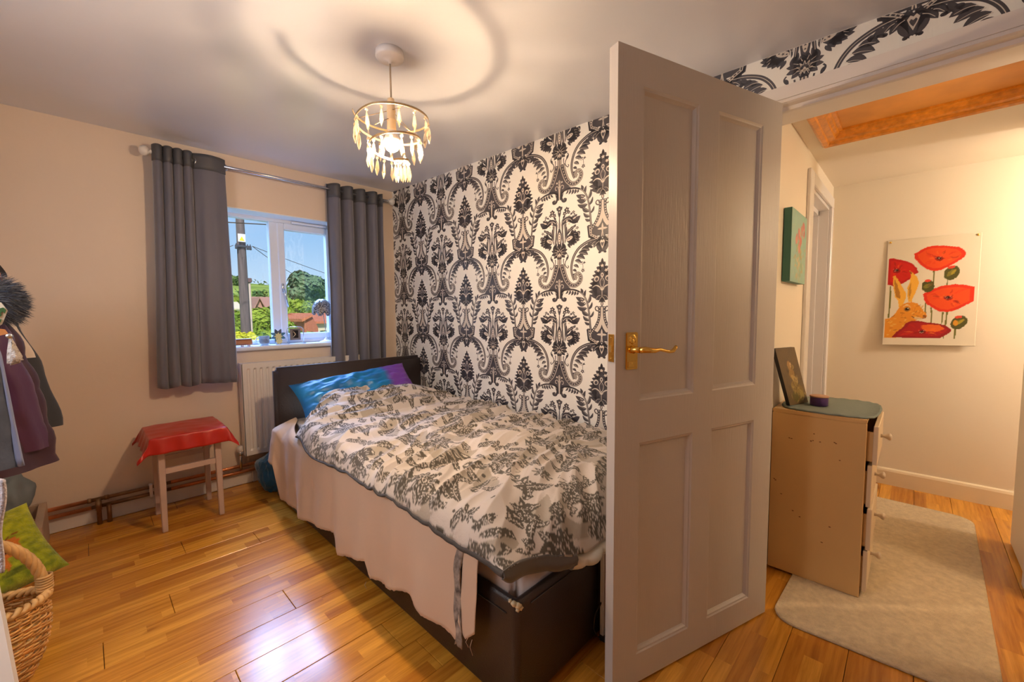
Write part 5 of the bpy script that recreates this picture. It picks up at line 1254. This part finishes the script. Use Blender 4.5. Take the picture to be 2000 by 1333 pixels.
# wicker basket
WIC = mat('golden_wicker', (.78, .40, .11), .5, nscale=25, namt=.4); WIC2 = mat('pale_wicker', (.80, .48, .18), .5, nscale=25, namt=.4)
bk = empty('wicker_basket', (-.37, 1.97, 0), label='golden wicker basket with arched handle on the floor at the left', cat='basket')
TH_B = R(12); RT = Vector((-.128, 2.02, .30)); BC = Vector((RT.x-.245*math.cos(TH_B), RT.y-.245*math.sin(TH_B), 0))
def bpt(a, z, off=0):
    t = min(1, z/.30); rx = .150+.095*math.sin(t*PI/2*.98)**.75+.012*math.sin(t*PI)+off; ry = .085+.030*math.sin(t*PI)+off+.015*t
    x, y = rx*math.cos(a), ry*math.sin(a); return Vector((BC.x+x*math.cos(TH_B)-y*math.sin(TH_B), BC.y+x*math.sin(TH_B)+y*math.cos(TH_B), z))
nS = 44
for k in range(nS):
    bm = B(); a = 2*PI*k/nS; tube(bm, [bpt(a+.10*math.sin(z*10), z+.004) for z in [.30*i/9 for i in range(10)]], .0026, 5, cap=False); part('stake', bm, WIC, bk, True)
for row in range(40):
    bm = B(); z = .008+row*.0073; pts = []
    for i in range(nS*4):
        a = 2*PI*i/(nS*4); pts.append(bpt(a, z+.016*math.cos(a)*(z/.3)*0+.004*math.sin(a*3+row), .0036*math.cos(a*nS/2+(PI if row % 2 else 0))))
    tube(bm, pts, .0036, 5, closed=True); part('woven_strand', bm, WIC if row % 3 else WIC2, bk, True)
for q in range(2):
    bm = B(); pts = []
    for i in range(170):
        a = 2*PI*i/170; p = bpt(a, .30, .008*math.cos(a*26+q*PI)); p.z = .306+.008*math.sin(a*26+q*PI); pts.append(p)
    tube(bm, pts, .0075, 6, closed=True); part('braided_rim', bm, WIC2, bk, True)
bm = B(); prism(bm, [(bpt(2*PI*i/32, 0).x, bpt(2*PI*i/32, 0).y) for i in range(32)], .001, .012); part('base', bm, WIC, bk)
ud = Vector((math.cos(TH_B), math.sin(TH_B), 0)); uw = Vector((-ud.y, ud.x, 0))
for q in range(4):
    bm = B(); pts = []
    for i in range(70):
        t = PI*i/69; c_ = BC+ud*(.240*math.cos(t))+Vector((0, 0, .30+.265*math.sin(t)**.9)); ph = t*16+q*PI/2
        rad = (ud*math.cos(t)+Vector((0, 0, math.sin(t)))); pts.append(c_+rad*(.0078*math.cos(ph))+uw*(.0078*math.sin(ph)))
    tube(bm, pts, .0085, 6); part('handle_strand', bm, WIC2, bk, True)
for s_ in (1, -1):
    for i in range(6):
        bm = B(); c_ = BC+ud*(s_*.241); tube(bm, [c_+ud*(.0175*math.cos(a))+uw*(.0175*math.sin(a))+Vector((0, 0, .318+i*.0085)) for a in [2*PI*k/12 for k in range(12)]], .0045, 5, closed=True); part('handle_binding', bm, WIC2, bk, True)
# white leaning board at the left edge
wbm = B()
vv = [Vector((-.232, 1.52, 0)), Vector((-.60, 1.30, 0)), Vector((-.60, 1.285, 0)), Vector((-.238, 1.500, 0))]
LB = empty('leaning_board', (-.4, 1.4, 0), label='white painted panel leaning at the bottom left corner of the picture', cat='board')
pA = at_y(37, 1333, 1.35); pB = at_y(1, 1150, 1.45)
d_ = (pB-pA); pBot = pA-d_*(pA.z/d_.z); pTop = pBot+d_*(.62/d_.z)
bm = B(); uL = Vector((-1, .12, 0)).normalized(); tk = Vector((-.12, -1, 0)).normalized()*.022
q = [bm.verts.new(P_+uL*a+tk*b) for P_ in (pBot, pTop) for a in (0, .30) for b in (0, 1)]
for f in ((0, 1, 3, 2), (4, 6, 7, 5), (0, 4, 5, 1), (2, 3, 7, 6), (1, 5, 7, 3), (0, 2, 6, 4)): bm.faces.new([q[i] for i in f])
bmesh.ops.recalc_face_normals(bm, faces=bm.faces); part('board_panel', bm, WHITE, LB)
bm = B(); e_ = [P_+uL*a+tk*b for P_ in (pBot+d_.normalized()*.02, pTop-d_.normalized()*.02) for a in (.035, .27) for b in (1.0, 1.15)]; q = [bm.verts.new(p) for p in e_]
for f in ((0, 1, 3, 2), (4, 6, 7, 5), (0, 4, 5, 1), (2, 3, 7, 6), (1, 5, 7, 3), (0, 2, 6, 4)): bm.faces.new([q[i] for i in f])
bmesh.ops.recalc_face_normals(bm, faces=bm.faces); part('inset_panel', bm, WHITE, LB)

# coats on a rail along the left wall
rail_ = empty('coat_rail', (X0, 2.3, 1.5), label='wall mounted coat rail with hooks at the left edge', cat='coat rail')
bm = B(); box(bm, X0+.002, X0+.022, 1.7, 2.9, 1.50, 1.57, bev=.004); part('rail_board', bm, CR, rail_)
for y in (1.9, 2.25, 2.55): bm = B(); tube(bm, [(X0+.02, y, 1.53), (X0+.36, y, 1.515), (X0+.58, y, 1.50), (X0+.61, y, 1.515)], .006, 8); part('hook', bm, CHROME, rail_, True)
def garment(name, sections, m, mcol=None, n=72, puff=None, **k):
    """sections: (cx, cy, z, rx, ry) top to bottom, closed tube with folds"""
    bm = B(); rings = []
    Z = []
    steps = 8
    for (a, b) in zip(sections, sections[1:]):
        for s in range(steps): t = s/steps; Z.append(tuple(a[i]+(b[i]-a[i])*(t*t*(3-2*t)) if i != 2 else a[i]+(b[i]-a[i])*t for i in range(5)))
    Z.append(sections[-1])
    for (cx, cy, z, rx, ry) in Z:
        ring = []
        for kx in range(n):
            a = 2*PI*kx/n; f = 1+.045*math.sin(a*7+z*3)+.03*math.sin(a*3+z*9)+.03*noise.noise(Vector((math.cos(a)*3, math.sin(a)*3, z*9)))
            if puff: f += puff(a, z)
            ring.append(bm.verts.new((cx+rx*math.cos(a)*f, cy+ry*math.sin(a)*f, z)))
        rings.append(ring)
    for A, C_ in zip(rings, rings[1:]):
        for kx in range(n): bm.faces.new((A[kx], C_[kx], C_[(kx+1) % n], A[(kx+1) % n])).smooth = True
    bm.faces.new(rings[0])
    return bm
PUR = mat('aubergine_nylon', (.045, .014, .026), .42, bump=.12, bscale=14, sheen=.15)
pj = empty('puffer_coat', (-.34, 2.3, 1.4), label='aubergine quilted puffer coat with fur trimmed hood on the rail', cat='coat')
def quilt(a, z): ph = (z*1000 % 118)/118; return .075*math.sin(PI*ph)**.6-.03
part('coat_body', garment('b', [(-.33, 2.30, 1.36, .10, .07), (-.33, 2.30, 1.27, .135, .10), (-.33, 2.30, 1.10, .175, .12), (-.33, 2.30, .9, .202, .13), (-.335, 2.30, .67, .232, .135)], PUR, puff=quilt), PUR, pj)
part('sleeve', garment('s', [(-.250, 2.24, 1.27, .045, .05), (-.222, 2.24, 1.12, .056, .065), (-.188, 2.26, .92, .058, .07), (-.160, 2.28, .735, .052, .06)], PUR, n=36, puff=quilt), mat('plum_nylon_sleeve', (.075, .022, .065), .38, bump=.12, bscale=14, sheen=.2), pj)
FUR = mat('blue_black_fur', (.030, .038, .065), .8, sheen=.5); FURC = (-.175, 2.25, 1.262)
bm = B(); s = bmesh.ops.create_icosphere(bm, subdivisions=3, radius=1)
for v in bm.verts: v.co = Vector((FURC[0]-.06+v.co.x*.085, FURC[1]+v.co.y*.09, FURC[2]+v.co.z*.085))
part('fur_trim', bm, FUR, pj, True)
rf = random.Random(8); V = []; Fc = []; FI = []
for k in range(4200):
    d = Vector((rf.gauss(0, 1), rf.gauss(0, 1), rf.gauss(0, 1))).normalized(); p = Vector((FURC[0]-.06+d.x*.083, FURC[1]+d.y*.088, FURC[2]+d.z*.083))
    L_f = rf.uniform(.022, .048); g = (d+Vector((rf.uniform(-.5, .5), rf.uniform(-.5, .5), rf.uniform(-.7, .2)))).normalized(); s_ = g.orthogonal().normalized()*.0008
    b0 = len(V); V += [p-s_, p+s_, p+g*L_f*.6+s_*.7+Vector((0, 0, -.002)), p+g*L_f+Vector((0, 0, -.006))]; Fc.append((b0, b0+1, b0+2, b0+3)); FI.append(rf.choice([0, 0, 0, 1]))
o = pyobj('fur_strands', V, Fc, [FUR, mat('grey_fur', (.16, .16, .18), .7)], None, kind='stuff'); o.data.polygons.foreach_set('material_index', FI); o.parent = pj; o.matrix_parent_inverse = Matrix.Translation(pj.location).inverted()
bm = garment('d', [(-.36, 2.62, 1.36, .10, .06), (-.35, 2.62, 1.20, .17, .07), (-.345, 2.62, 1.0, .210, .08), (-.328, 2.62, .745, .238, .09)], None); obj('dark_coat', bm, mat('slate_wool', (.035, .038, .048), .85, sheen=.3), label='dark slate coat hanging behind the puffer coat', cat='coat')
bm = garment('w', [(-.34, 2.50, 1.30, .06, .05), (-.31, 2.50, 1.20, .13, .06), (-.275, 2.50, 1.05, .135, .055)], None); obj('white_shirt', bm, mat('white_cotton', (.66, .56, .48), .8), label='pale cotton garment peeping out behind the puffer coat', cat='shirt')
bm = garment('k', [(-.30, 2.42, 1.47, .03, .03), (-.285, 2.42, 1.44, .075, .06), (-.28, 2.42, 1.36, .10, .07)], None); obj('black_hood', bm, mat('black_fleece', (.020, .018, .020), .9), label='black hood poking above the fur trim', cat='hood')
bm = garment('pk', [(-.265, 2.28, 1.43, .02, .03), (-.262, 2.28, 1.40, .07, .05), (-.26, 2.28, 1.33, .08, .05)], None); obj('pink_scarf', bm, mat('salmon_knit', (.62, .24, .16), .85), label='salmon pink knitted scarf between the hood and the fur', cat='scarf')
# denim jacket
DEN = mat('faded_denim', (.10, .125, .185), .85, nscale=10, namt=.45, bump=.2, bscale=90); SHP = mat('cream_sherpa_fleece', (.56, .50, .46), .95, bump=1.0, bscale=110, sheen=.3)
dj = empty('denim_jacket', (-.30, 1.9, 1.3), label='faded denim jacket with sherpa lining and a green lettered patch', cat='jacket')
part('jacket_body', garment('j', [(-.33, 1.88, 1.31, .07, .05), (-.33, 1.88, 1.22, .145, .075), (-.33, 1.88, 1.05, .160, .085), (-.33, 1.88, .85, .170, .09), (-.33, 1.88, .775, .176, .09)], None), DEN, dj)
bm = B(); pts = [(-.33+rx+.004, 1.878-.02, z) for (rx, z) in ((.150, 1.17), (.158, 1.10), (.164, 1.0), (.171, .9), (.178, .80), (.180, .775))]
tube(bm, pts, [.004, .005, .005, .005, .006, .005], 8)
for v in bm.verts: v.co += Vector((noise.noise(v.co*150), noise.noise(v.co*150+Vector((5, 0, 0))), 0))*.006
part('sherpa_edge', bm, mat('pale_blue_fleece_edge', (.24, .28, .44), .95), dj, True)
pc = [at_y(px, py, 1.80) for px, py in ((20, 652), (30, 672), (47, 700), (46, 707), (30, 713), (14, 716), (14, 690))]
bm = B(); A = [bm.verts.new(p) for p in pc]; C_ = [bm.verts.new(p+Vector((-.004, .035, 0))) for p in pc]; n_ = len(A); bm.faces.new(A); bm.faces.new(C_[::-1])
for i in range(n_): bm.faces.new((A[i], C_[i], C_[(i+1) % n_], A[(i+1) % n_]))
bmesh.ops.recalc_face_normals(bm, faces=bm.faces); bmesh.ops.bevel(bm, geom=bm.edges[:], offset=.006, segments=2, affect='EDGES'); part('sherpa_collar', bm, SHP, dj, True)
def flatpoly(name, pix, y, m, th=.003):
    P_ = [at_y(px, py, y) for px, py in pix]; bm = B(); A = [bm.verts.new(p) for p in P_]; C_ = [bm.verts.new(p+Vector((0, th, 0))) for p in P_]; n_ = len(A); bm.faces.new(A); bm.faces.new(C_[::-1])
    for i in range(n_): bm.faces.new((A[i], C_[i], C_[(i+1) % n_], A[(i+1) % n_]))
    bmesh.ops.recalc_face_normals(bm, faces=bm.faces); return part(name, bm, m, dj)
PGR = mat('green_felt_letter', (.035, .10, .03), .9); PCR = mat('cream_felt_patch', (.62, .56, .46), .9)
flatpoly('patch', [(-22, 590), (2, 591), (15, 607), (13, 612), (4, 634), (-22, 648)], 1.79, PCR)
flatpoly('patch_letter', [(-14, 606), (6, 601), (12, 606), (9, 613), (5, 609), (1, 612), (3, 616), (-2, 622), (-5, 617), (-14, 619)], 1.786, PGR)
flatpoly('patch_letter', [(-14, 630), (-3, 624), (3, 624), (1, 630), (-6, 634), (-14, 640)], 1.786, PGR)
flatpoly('leather_tab', [(-10, 641), (10, 644), (16, 652), (-4, 657), (-10, 655)], 1.79, mat('tan_leather_tab', (.50, .20, .06), .5))
bm = B(); c_ = at_y(18, 657, 1.785); lathe(bm, [(.001, -.006), (.006, -.005), (.008, 0), (.007, .004)], (c_.x, c_.y, c_.z), 14, axis='Y'); part('button', bm, CHROME, dj, True)
# pale towel strip near the camera
tw = []
for i in range(31):
    v = i/30; row = []
    for j in range(16):
        s_ = j/15; p = at_y(3-s_*70, 940+180*v, 1.35); row.append((p.x+.002*math.sin(v*9), 1.35+.05*s_+.004*math.sin(s_*9+v*4), p.z))
    tw.append(row)
top_ = [[(p[0], p[1], p[2]+.0) for p in tw[0]]]
gridmesh('hanging_towel', tw, mat('lilac_white_towelling', (.60, .56, .62), .95, bump=.8, bscale=160, nscale=30, namt=.2), thick=.006, label='narrow strip of pale lilac towel at the left edge', cat='towel')

# ================================================================== OUTSIDE
GZ = -2.7
def gmat(name, lo, hi, sc=3, rough=.9):
    return mat(name, hi, rough, nscale=sc, col2=lo, spec=.1)
GRASS = gmat('meadow_grass', (.16, .26, .04), (.36, .46, .09), .15)
def hill_z(x, y):
    z = GZ+ .0*y
    t = max(0, (y-45)/150); z += 13.0*sm(0, 1, t)*(1+.18*math.sin(x*.018+1.2)+.10*math.sin(x*.05)) + max(0, (y-200)/200)*7
    return z
rows = [[(x, y, hill_z(x, y)) for x in [-60+i*8 for i in range(61)]] for y in [YW+.6]+[8+i*6 for i in range(14)]+[95+i*10 for i in range(26)]]
gridmesh('ground', rows, GRASS, kind='structure')
def foliage(bm_V, bm_F, c, r_, n, leafs, rg, drop=0):
    for k in range(n):
        d = Vector((rg.gauss(0, 1), rg.gauss(0, 1), rg.gauss(0, 1))).normalized(); q = 1+.22*noise.noise(d*2.3+Vector(c)*.3)
        rr_ = q*rg.uniform(.72, 1.02); p = Vector(c)+Vector((d.x*r_[0]*rr_, d.y*r_[1]*rr_, d.z*r_[2]*rr_))
        nrm = (d+Vector((rg.uniform(-.7, .7), rg.uniform(-.7, .7), rg.uniform(-.3, .9)))).normalized(); a = nrm.orthogonal().normalized(); a = (a*math.cos(k)+nrm.cross(a)*math.sin(k)); b = nrm.cross(a); s = leafs*rg.uniform(.6, 1.3)
        b0 = len(bm_V); bm_V += [p-a*s, p-b*s*.6, p+a*s, p+b*s*.6]; bm_F.append((b0, b0+1, b0+2, b0+3))
LEAFM = [gmat('sunny_leaves', (.10, .19, .02), (.36, .46, .06), 1.6), gmat('deep_green_leaves', (.045, .11, .035), (.17, .28, .08), .8), gmat('blue_green_leaves', (.09, .17, .10), (.20, .30, .17), .5)]
BARK = mat('tree_bark', (.12, .08, .05), .9)
def tree(name, label, cat, pix, Y, m, n=1800, blobs=9, leafs=None, group=None, seed=1, trunk=True, inner=True):
    """pix: (px0, px1, py_top, py_bottom) extent at distance Y"""
    rg = random.Random(seed); a = at_y(pix[0], pix[3], Y); b = at_y(pix[1], pix[2], Y); w = b.x-a.x; h = b.z-a.z; cx = (a.x+b.x)/2; cz0 = (a.z+b.z)/2
    root = empty(name, (cx, Y, a.z), label=label, cat=cat, group=group); V = []; Fc = []; cores = []
    for k in range(blobs):
        t = rg.uniform(0, 2*PI); q = rg.uniform(.1, .62) if k else 0; c = (cx+w*.5*q*math.cos(t), Y+w*.35*q*math.sin(t), cz0+h*.5*q*math.sin(t*1.7+k)); r_ = (w*rg.uniform(.2, .30), w*rg.uniform(.2, .28), h*rg.uniform(.22, .30))
        if k == 0: r_ = (w*.36, w*.3, h*.36)
        foliage(V, Fc, c, r_, n//blobs, leafs or w*.022, rg); cores.append((c, r_))
    o = pyobj('foliage', V, Fc, m); o.parent = root; o.matrix_parent_inverse = Matrix.Translation(root.location).inverted()
    bm = B()
    for c, r_ in cores:
        s = bmesh.ops.create_icosphere(bm, subdivisions=2, radius=1)
        for v in s['verts']: v.co = Vector((c[0]+v.co.x*r_[0]*.82, c[1]+v.co.y*r_[1]*.82, c[2]+v.co.z*r_[2]*.82))
    part('inner_crown', bm, m, root, True, kind='stuff')
    if trunk:
        zb = hill_z(cx, Y); bm = B(); tube(bm, [(cx, Y, min(zb, a.z)-.1), (cx, Y, cz0)], w*.04, 8); part('trunk', bm, BARK, root, True)
    return root
tree('round_tree', 'large round leafy tree behind the right window pane', 'tree', (562, 652, 532, 596), 60, LEAFM[2], 9000, 16, .42, seed=3)
tree('field_tree', 'dark tree on the field behind the telegraph pole', 'tree', (490, 522, 564, 604), 62, LEAFM[1], 2400, 9, .36, seed=5)
tree('hilltop_tree', 'hilltop tree at the left edge of the window view', 'tree', (446, 474, 541, 562), 150, LEAFM[1], 1500, 8, .8, seed=6)
tree('garden_bush', 'yellow green bush below the round tree', 'bush', (556, 618, 582, 618), 38, LEAFM[0], 3600, 11, .16, seed=8)
tree('field_bush', 'green bush left of the telegraph pole', 'bush', (448, 474, 575, 608), 48, LEAFM[0], 2200, 8, .22, seed=9)
hr = random.Random(4)
def hedge(name, label, px0, px1, pyt, pyb, Y, m, n, leafs, seed):
    rg = random.Random(seed); a = at_y(px0, pyb, Y); b = at_y(px1, pyt, Y); V = []; Fc = []; root = empty(name, ((a.x+b.x)/2, Y, a.z), label=label, cat='hedge')
    k = max(3, int((b.x-a.x)/((b.z-a.z)*.6))+1); bm = B()
    for i in range(k):
        for lv in (0, 1):
            c = (a.x+(b.x-a.x)*(i+.5+rg.uniform(-.2, .2))/k, Y+rg.uniform(-.3, .3)-lv*.2, a.z+(b.z-a.z)*(.34 if lv else .68)+rg.uniform(-.05, .05)*(b.z-a.z)); r_ = ((b.x-a.x)/k*.8, (b.z-a.z)*.4, (b.z-a.z)*.36)
            foliage(V, Fc, c, r_, n//k//2, leafs, rg); s = bmesh.ops.create_icosphere(bm, subdivisions=2, radius=1)
            for v in s['verts']: v.co = Vector((c[0]+v.co.x*r_[0]*.84, c[1]+v.co.y*r_[1]*.84, c[2]+v.co.z*r_[2]*.84))
    o = pyobj('foliage', V, Fc, m); o.parent = root; o.matrix_parent_inverse = Matrix.Translation(root.location).inverted(); part('inner_mass', bm, m, root, True, kind='stuff')
hedge('near_hedge', 'bright yellow green hedge behind the telegraph pole base', 440, 556, 606, 676, 14, LEAFM[0], 9000, .075, 2)
hedge('far_hedge', 'long yellow green hedge behind the orange roofed house', 545, 660, 610, 634, 30, LEAFM[0], 5000, .13, 3)
hedge('garden_hedge', 'low yellow green hedge in front of the orange roofed house', 550, 660, 648, 690, 16, LEAFM[0], 5000, .07, 7)
hedge('flowering_shrub', 'yellow flowering shrub just above the windowsill box', 462, 492, 650, 672, 9, gmat('yellow_blossom', (.45, .48, .04), (.85, .78, .06), 6), 2500, .035, 11)
# wooded ridge and hedgerows on the hill
V = []; Fc = []; rg = random.Random(12)
for k in range(34):
    x = 10+k*6+rg.uniform(-2, 2); y = 330+rg.uniform(-8, 8); foliage(V, Fc, (x*1.0, y, hill_z(x, y)+2.5), (6, 6, rg.uniform(3, 5.5)), 130, 1.1, rg)
pyobj('ridge_woodland', V, Fc, LEAFM[2], kind='stuff', label='hazy wooded ridge along the far skyline', cat='woodland')
V = []; Fc = []
for (x0, y0, x1, y1) in ((20, 120, 75, 128), (30, 160, 95, 150), (44, 75, 46, 160), (62, 90, 64, 190), (28, 95, 70, 100), (60, 180, 130, 186)):
    for k in range(26): t = k/25; x, y = x0+(x1-x0)*t, y0+(y1-y0)*t; foliage(V, Fc, (x, y, hill_z(x, y)+.6), (1.3, 1.3, 1.3), 14, .5, rg)
pyobj('field_hedgerows', V, Fc, LEAFM[1], kind='stuff', label='dark hedgerows dividing the green hill fields', cat='hedgerow')
# houses
BRK = mat('orange_brick', (.50, .17, .09), .9, nscale=20, namt=.3); TILEO = mat('orange_clay_tiles', (.62, .20, .09), .85, nscale=8, namt=.25); TILEP = mat('pink_brown_tiles', (.46, .24, .19), .85, nscale=8, namt=.2); CRW = mat('cream_render', (.70, .62, .46), .9); PANE = mat('house_pane', (.05, .07, .09), .1)
def house(name, label, x0, x1, y0, y1, zb, ze, zr, wall, roofm, gable, wins=(), brick_gable=None):
    root = empty(name, ((x0+x1)/2, (y0+y1)/2, zb), label=label, cat='house')
    bm = B(); box(bm, x0, x1, y0, y1, zb, ze); part('wall', bm, wall, root)
    ym = (y0+y1)/2
    bm = B(); prism(bm, [(y0, ze), (y1, ze), (ym, zr-.1)], x0, x1, axis='X'); part('gable', bm, brick_gable or wall, root)
    for s in (0, 1):
        bm = B(); ya = y0-.25 if s == 0 else y1+.25; za = ze-.15
        q = [bm.verts.new(p) for p in ((x0-.2, ya, za), (x1+.2, ya, za), (x1+.2, ym, zr), (x0-.2, ym, zr), (x0-.2, ya, za+.12), (x1+.2, ya, za+.12), (x1+.2, ym, zr+.12), (x0-.2, ym, zr+.12))]
        for f in ((0, 1, 2, 3), (4, 7, 6, 5), (0, 4, 5, 1), (1, 5, 6, 2), (2, 6, 7, 3), (3, 7, 4, 0)): bm.faces.new([q[i] for i in f])
        bmesh.ops.recalc_face_normals(bm, faces=bm.faces); part('roof', bm, roofm, root)
    for (wx_, wz_, ww, wh) in wins:
        bm = B(); 
        for a, b, c, d in ((0, .06, 0, wh), (ww-.06, ww, 0, wh), (.06, ww-.06, 0, .06), (.06, ww-.06, wh-.06, wh), (ww/2-.03, ww/2+.03, .06, wh-.06)): box(bm, wx_+a, wx_+b, y0-.06, y0+.01, wz_+c, wz_+d)
        fr = part('window', bm, UPVC, root)
        bm = B(); box(bm, wx_+.05, wx_+ww-.05, y0-.02, y0-.005, wz_+.05, wz_+wh-.05); part('pane', bm, PANE, fr)
HY = 24
a = at_y(606, 661, HY); b = at_y(660, 640, HY); rt_ = at_y(602, 619, HY+1.5)
house('orange_house', 'cream cottage with orange tiled roof at the lower right of the window view', a.x, a.x+7.5, HY, HY+5, GZ, a.z+.95, rt_.z+.1, CRW, TILEO, True, wins=((a.x+1.0, a.z-.55, .9, .9), (a.x+2.4, a.z-.55, .9, .9)), brick_gable=BRK)
g0 = at_y(591, 645, HY-.3); g1 = at_y(606, 640, HY-.3)
hb = empty('brick_annex', ((g0.x+g1.x)/2, HY, GZ), label='orange brick gable end beside the cream cottage', cat='house')
gt = at_y(599, 618, HY-.3); 
bm = B(); prism(bm, [(g0.x, GZ), (g1.x+.3, GZ), (g1.x+.3, g1.z), ((g0.x+g1.x)/2+.2, gt.z), (g0.x, g0.z+.5)], HY-.6, HY+4, axis='Y'); part('brick_wall', bm, BRK, hb)
bm = B(); prism(bm, [(g0.x-.15, g0.z+.45), ((g0.x+g1.x)/2+.2, gt.z), ((g0.x+g1.x)/2+.2, gt.z+.12), (g0.x-.15, g0.z+.6)], HY-.75, HY+4, axis='Y'); part('roof', bm, TILEO, hb)
PY_ = 58
a = at_y(500, 606, PY_); e2 = at_y(502, 597, PY_); tp = at_y(512, 585, PY_+3)
house('pink_house', 'distant house with pinkish brown roof behind the near hedge', a.x, at_y(545, 600, PY_).x, PY_, PY_+6, GZ-1, e2.z-.3, tp.z+.2, mat('pale_red_brick', (.52, .30, .24), .9), TILEP, True, wins=((a.x+1, e2.z-2.0, 1.0, .9),))
gx = at_y(510, 600, PY_-.5).x; gw = gx-a.x
ph_ = bpy.data.objects['pink_house']
bm = B(); prism(bm, [(a.x-.3, GZ), (gx, GZ), (gx, e2.z-.3), ((a.x+gx)/2-.15, tp.z-.1), (a.x-.3, e2.z-.3)], PY_-1.2, PY_+2.5, axis='Y'); part('gable_wing', bm, mat('pale_red_brick_wing', (.50, .27, .21), .9), ph_)
for sx, ex in ((-1, a.x-.55), (1, gx+.25)):
    mx_ = (a.x+gx)/2-.15; bm = B(); prism(bm, [(ex, e2.z-.5), (mx_, tp.z-.05), (mx_, tp.z+.12), (ex, e2.z-.33)], PY_-1.5, PY_+2.6, axis='Y'); part('wing_roof', bm, TILEP, ph_)
a = at_y(459, 606, 46); b = at_y(468, 602, 46)
house('white_outbuilding', 'tiny white outbuilding left of the telegraph pole', a.x, b.x, 46, 49, GZ-1, b.z, b.z+.5, mat('white_render', (.75, .75, .75), .8), CRW, False)
# telegraph pole
TY = 9.5; p0 = at_y(482, 655, TY); p1 = at_y(472, 380, TY)
tp_ = empty('telegraph_pole', (p0.x, TY, GZ), label='tall weathered wooden telegraph pole with white sign outside the window', cat='pole')
bm = B(); tube(bm, [(p0.x+.0, TY, GZ-.2), (p0.x, TY, -.5), (p0.x-.01, TY, 1.2), (p0.x-.02, TY, 3.6), (p0.x-.02, TY, 5.2)], [.105, .10, .085, .068, .06], 14); part('pole_shaft', bm, mat('grey_weathered_timber', (.17, .13, .125), .85, nscale=6, namt=.45, stretch=(6, 6, .4)), tp_, True)
s0 = at_y(465, 472, TY-.12); s1 = at_y(479, 458, TY-.12)
bm = B(); box(bm, s0.x, s1.x, TY-.125, TY-.115, s0.z, s1.z, bev=.002); sg = part('warning_sign', bm, mat('white_enamel_sign', (.85, .80, .76), .5), tp_)
cx_, cz_2 = (s0.x+s1.x)/2, (s0.z+s1.z)/2-.01
bm = B(); prism(bm, [(cx_-.045, cz_2-.045), (cx_+.045, cz_2-.045), (cx_, cz_2+.04)], TY-.128, TY-.125, axis='Y'); part('yellow_triangle', bm, mat('warning_yellow', (.9, .68, .03), .5), sg)
zc = s0.z-.08
bm = B(); box(bm, cx_-.11, cx_+.16, TY-.11, TY-.07, zc-.02, zc+.02, bev=.004); part('crossarm', bm, mat('dark_iron', (.05, .055, .07), .5), tp_)
for dx in (-.09, .10, .145): bm = B(); lathe(bm, [(.012, -.06), (.028, -.05), (.018, -.03), (.028, -.015), (.012, 0), (.008, .05)], (cx_+dx, TY-.09, zc), 10); part('insulator', bm, mat('insulator_ceramic', (.06, .065, .08), .3), tp_, True)
def wire(name, label, p, q, sag=.25, r_=.006):
    bm = B(); pts = [p+(q-p)*(i/20)+Vector((0, 0, -sag*4*(i/20)*(1-i/20))) for i in range(21)]; tube(bm, pts, r_, 5); obj(name, bm, GAP, smooth=True, label=label, cat='wire')
wa = Vector((cx_+.18, TY-.09, zc+.02))
wire('overhead_wire', 'overhead wire descending right from the pole, upper of two', wa, at_y(800, 580, 16), .12)
wire('overhead_wire', 'overhead wire descending right from the pole, lower of two', wa, at_y(640, 560, 14)+Vector((0, 0, -.1)), .12)
wire('overhead_wire', 'thin wire leaving the pole to the left', Vector((cx_-.14, TY-.09, zc)), at_y(300, 500, 12), .1)
wire('overhead_wire', 'thick dark cable crossing the top of the left pane', at_y(300, 425, 8), at_y(700, 446, 8.6), .02, .009)
sp_ = empty('thin_post', (at_y(490, 600, 11).x, 11, GZ), label='slim pale post right beside the telegraph pole', cat='post')
p = at_y(487, 548, 11); bm = B(); tube(bm, [(p.x, 11, GZ), (p.x, 11, p.z)], .022, 8); part('post_shaft', bm, mat('pale_timber', (.50, .40, .32), .8), sp_, True)
bm = B(); box(bm, p.x-.05, p.x+.04, 10.95, 11.03, p.z-.05, p.z+.05, bev=.01); part('post_cap', bm, mat('brown_cap', (.14, .08, .08), .7), sp_)
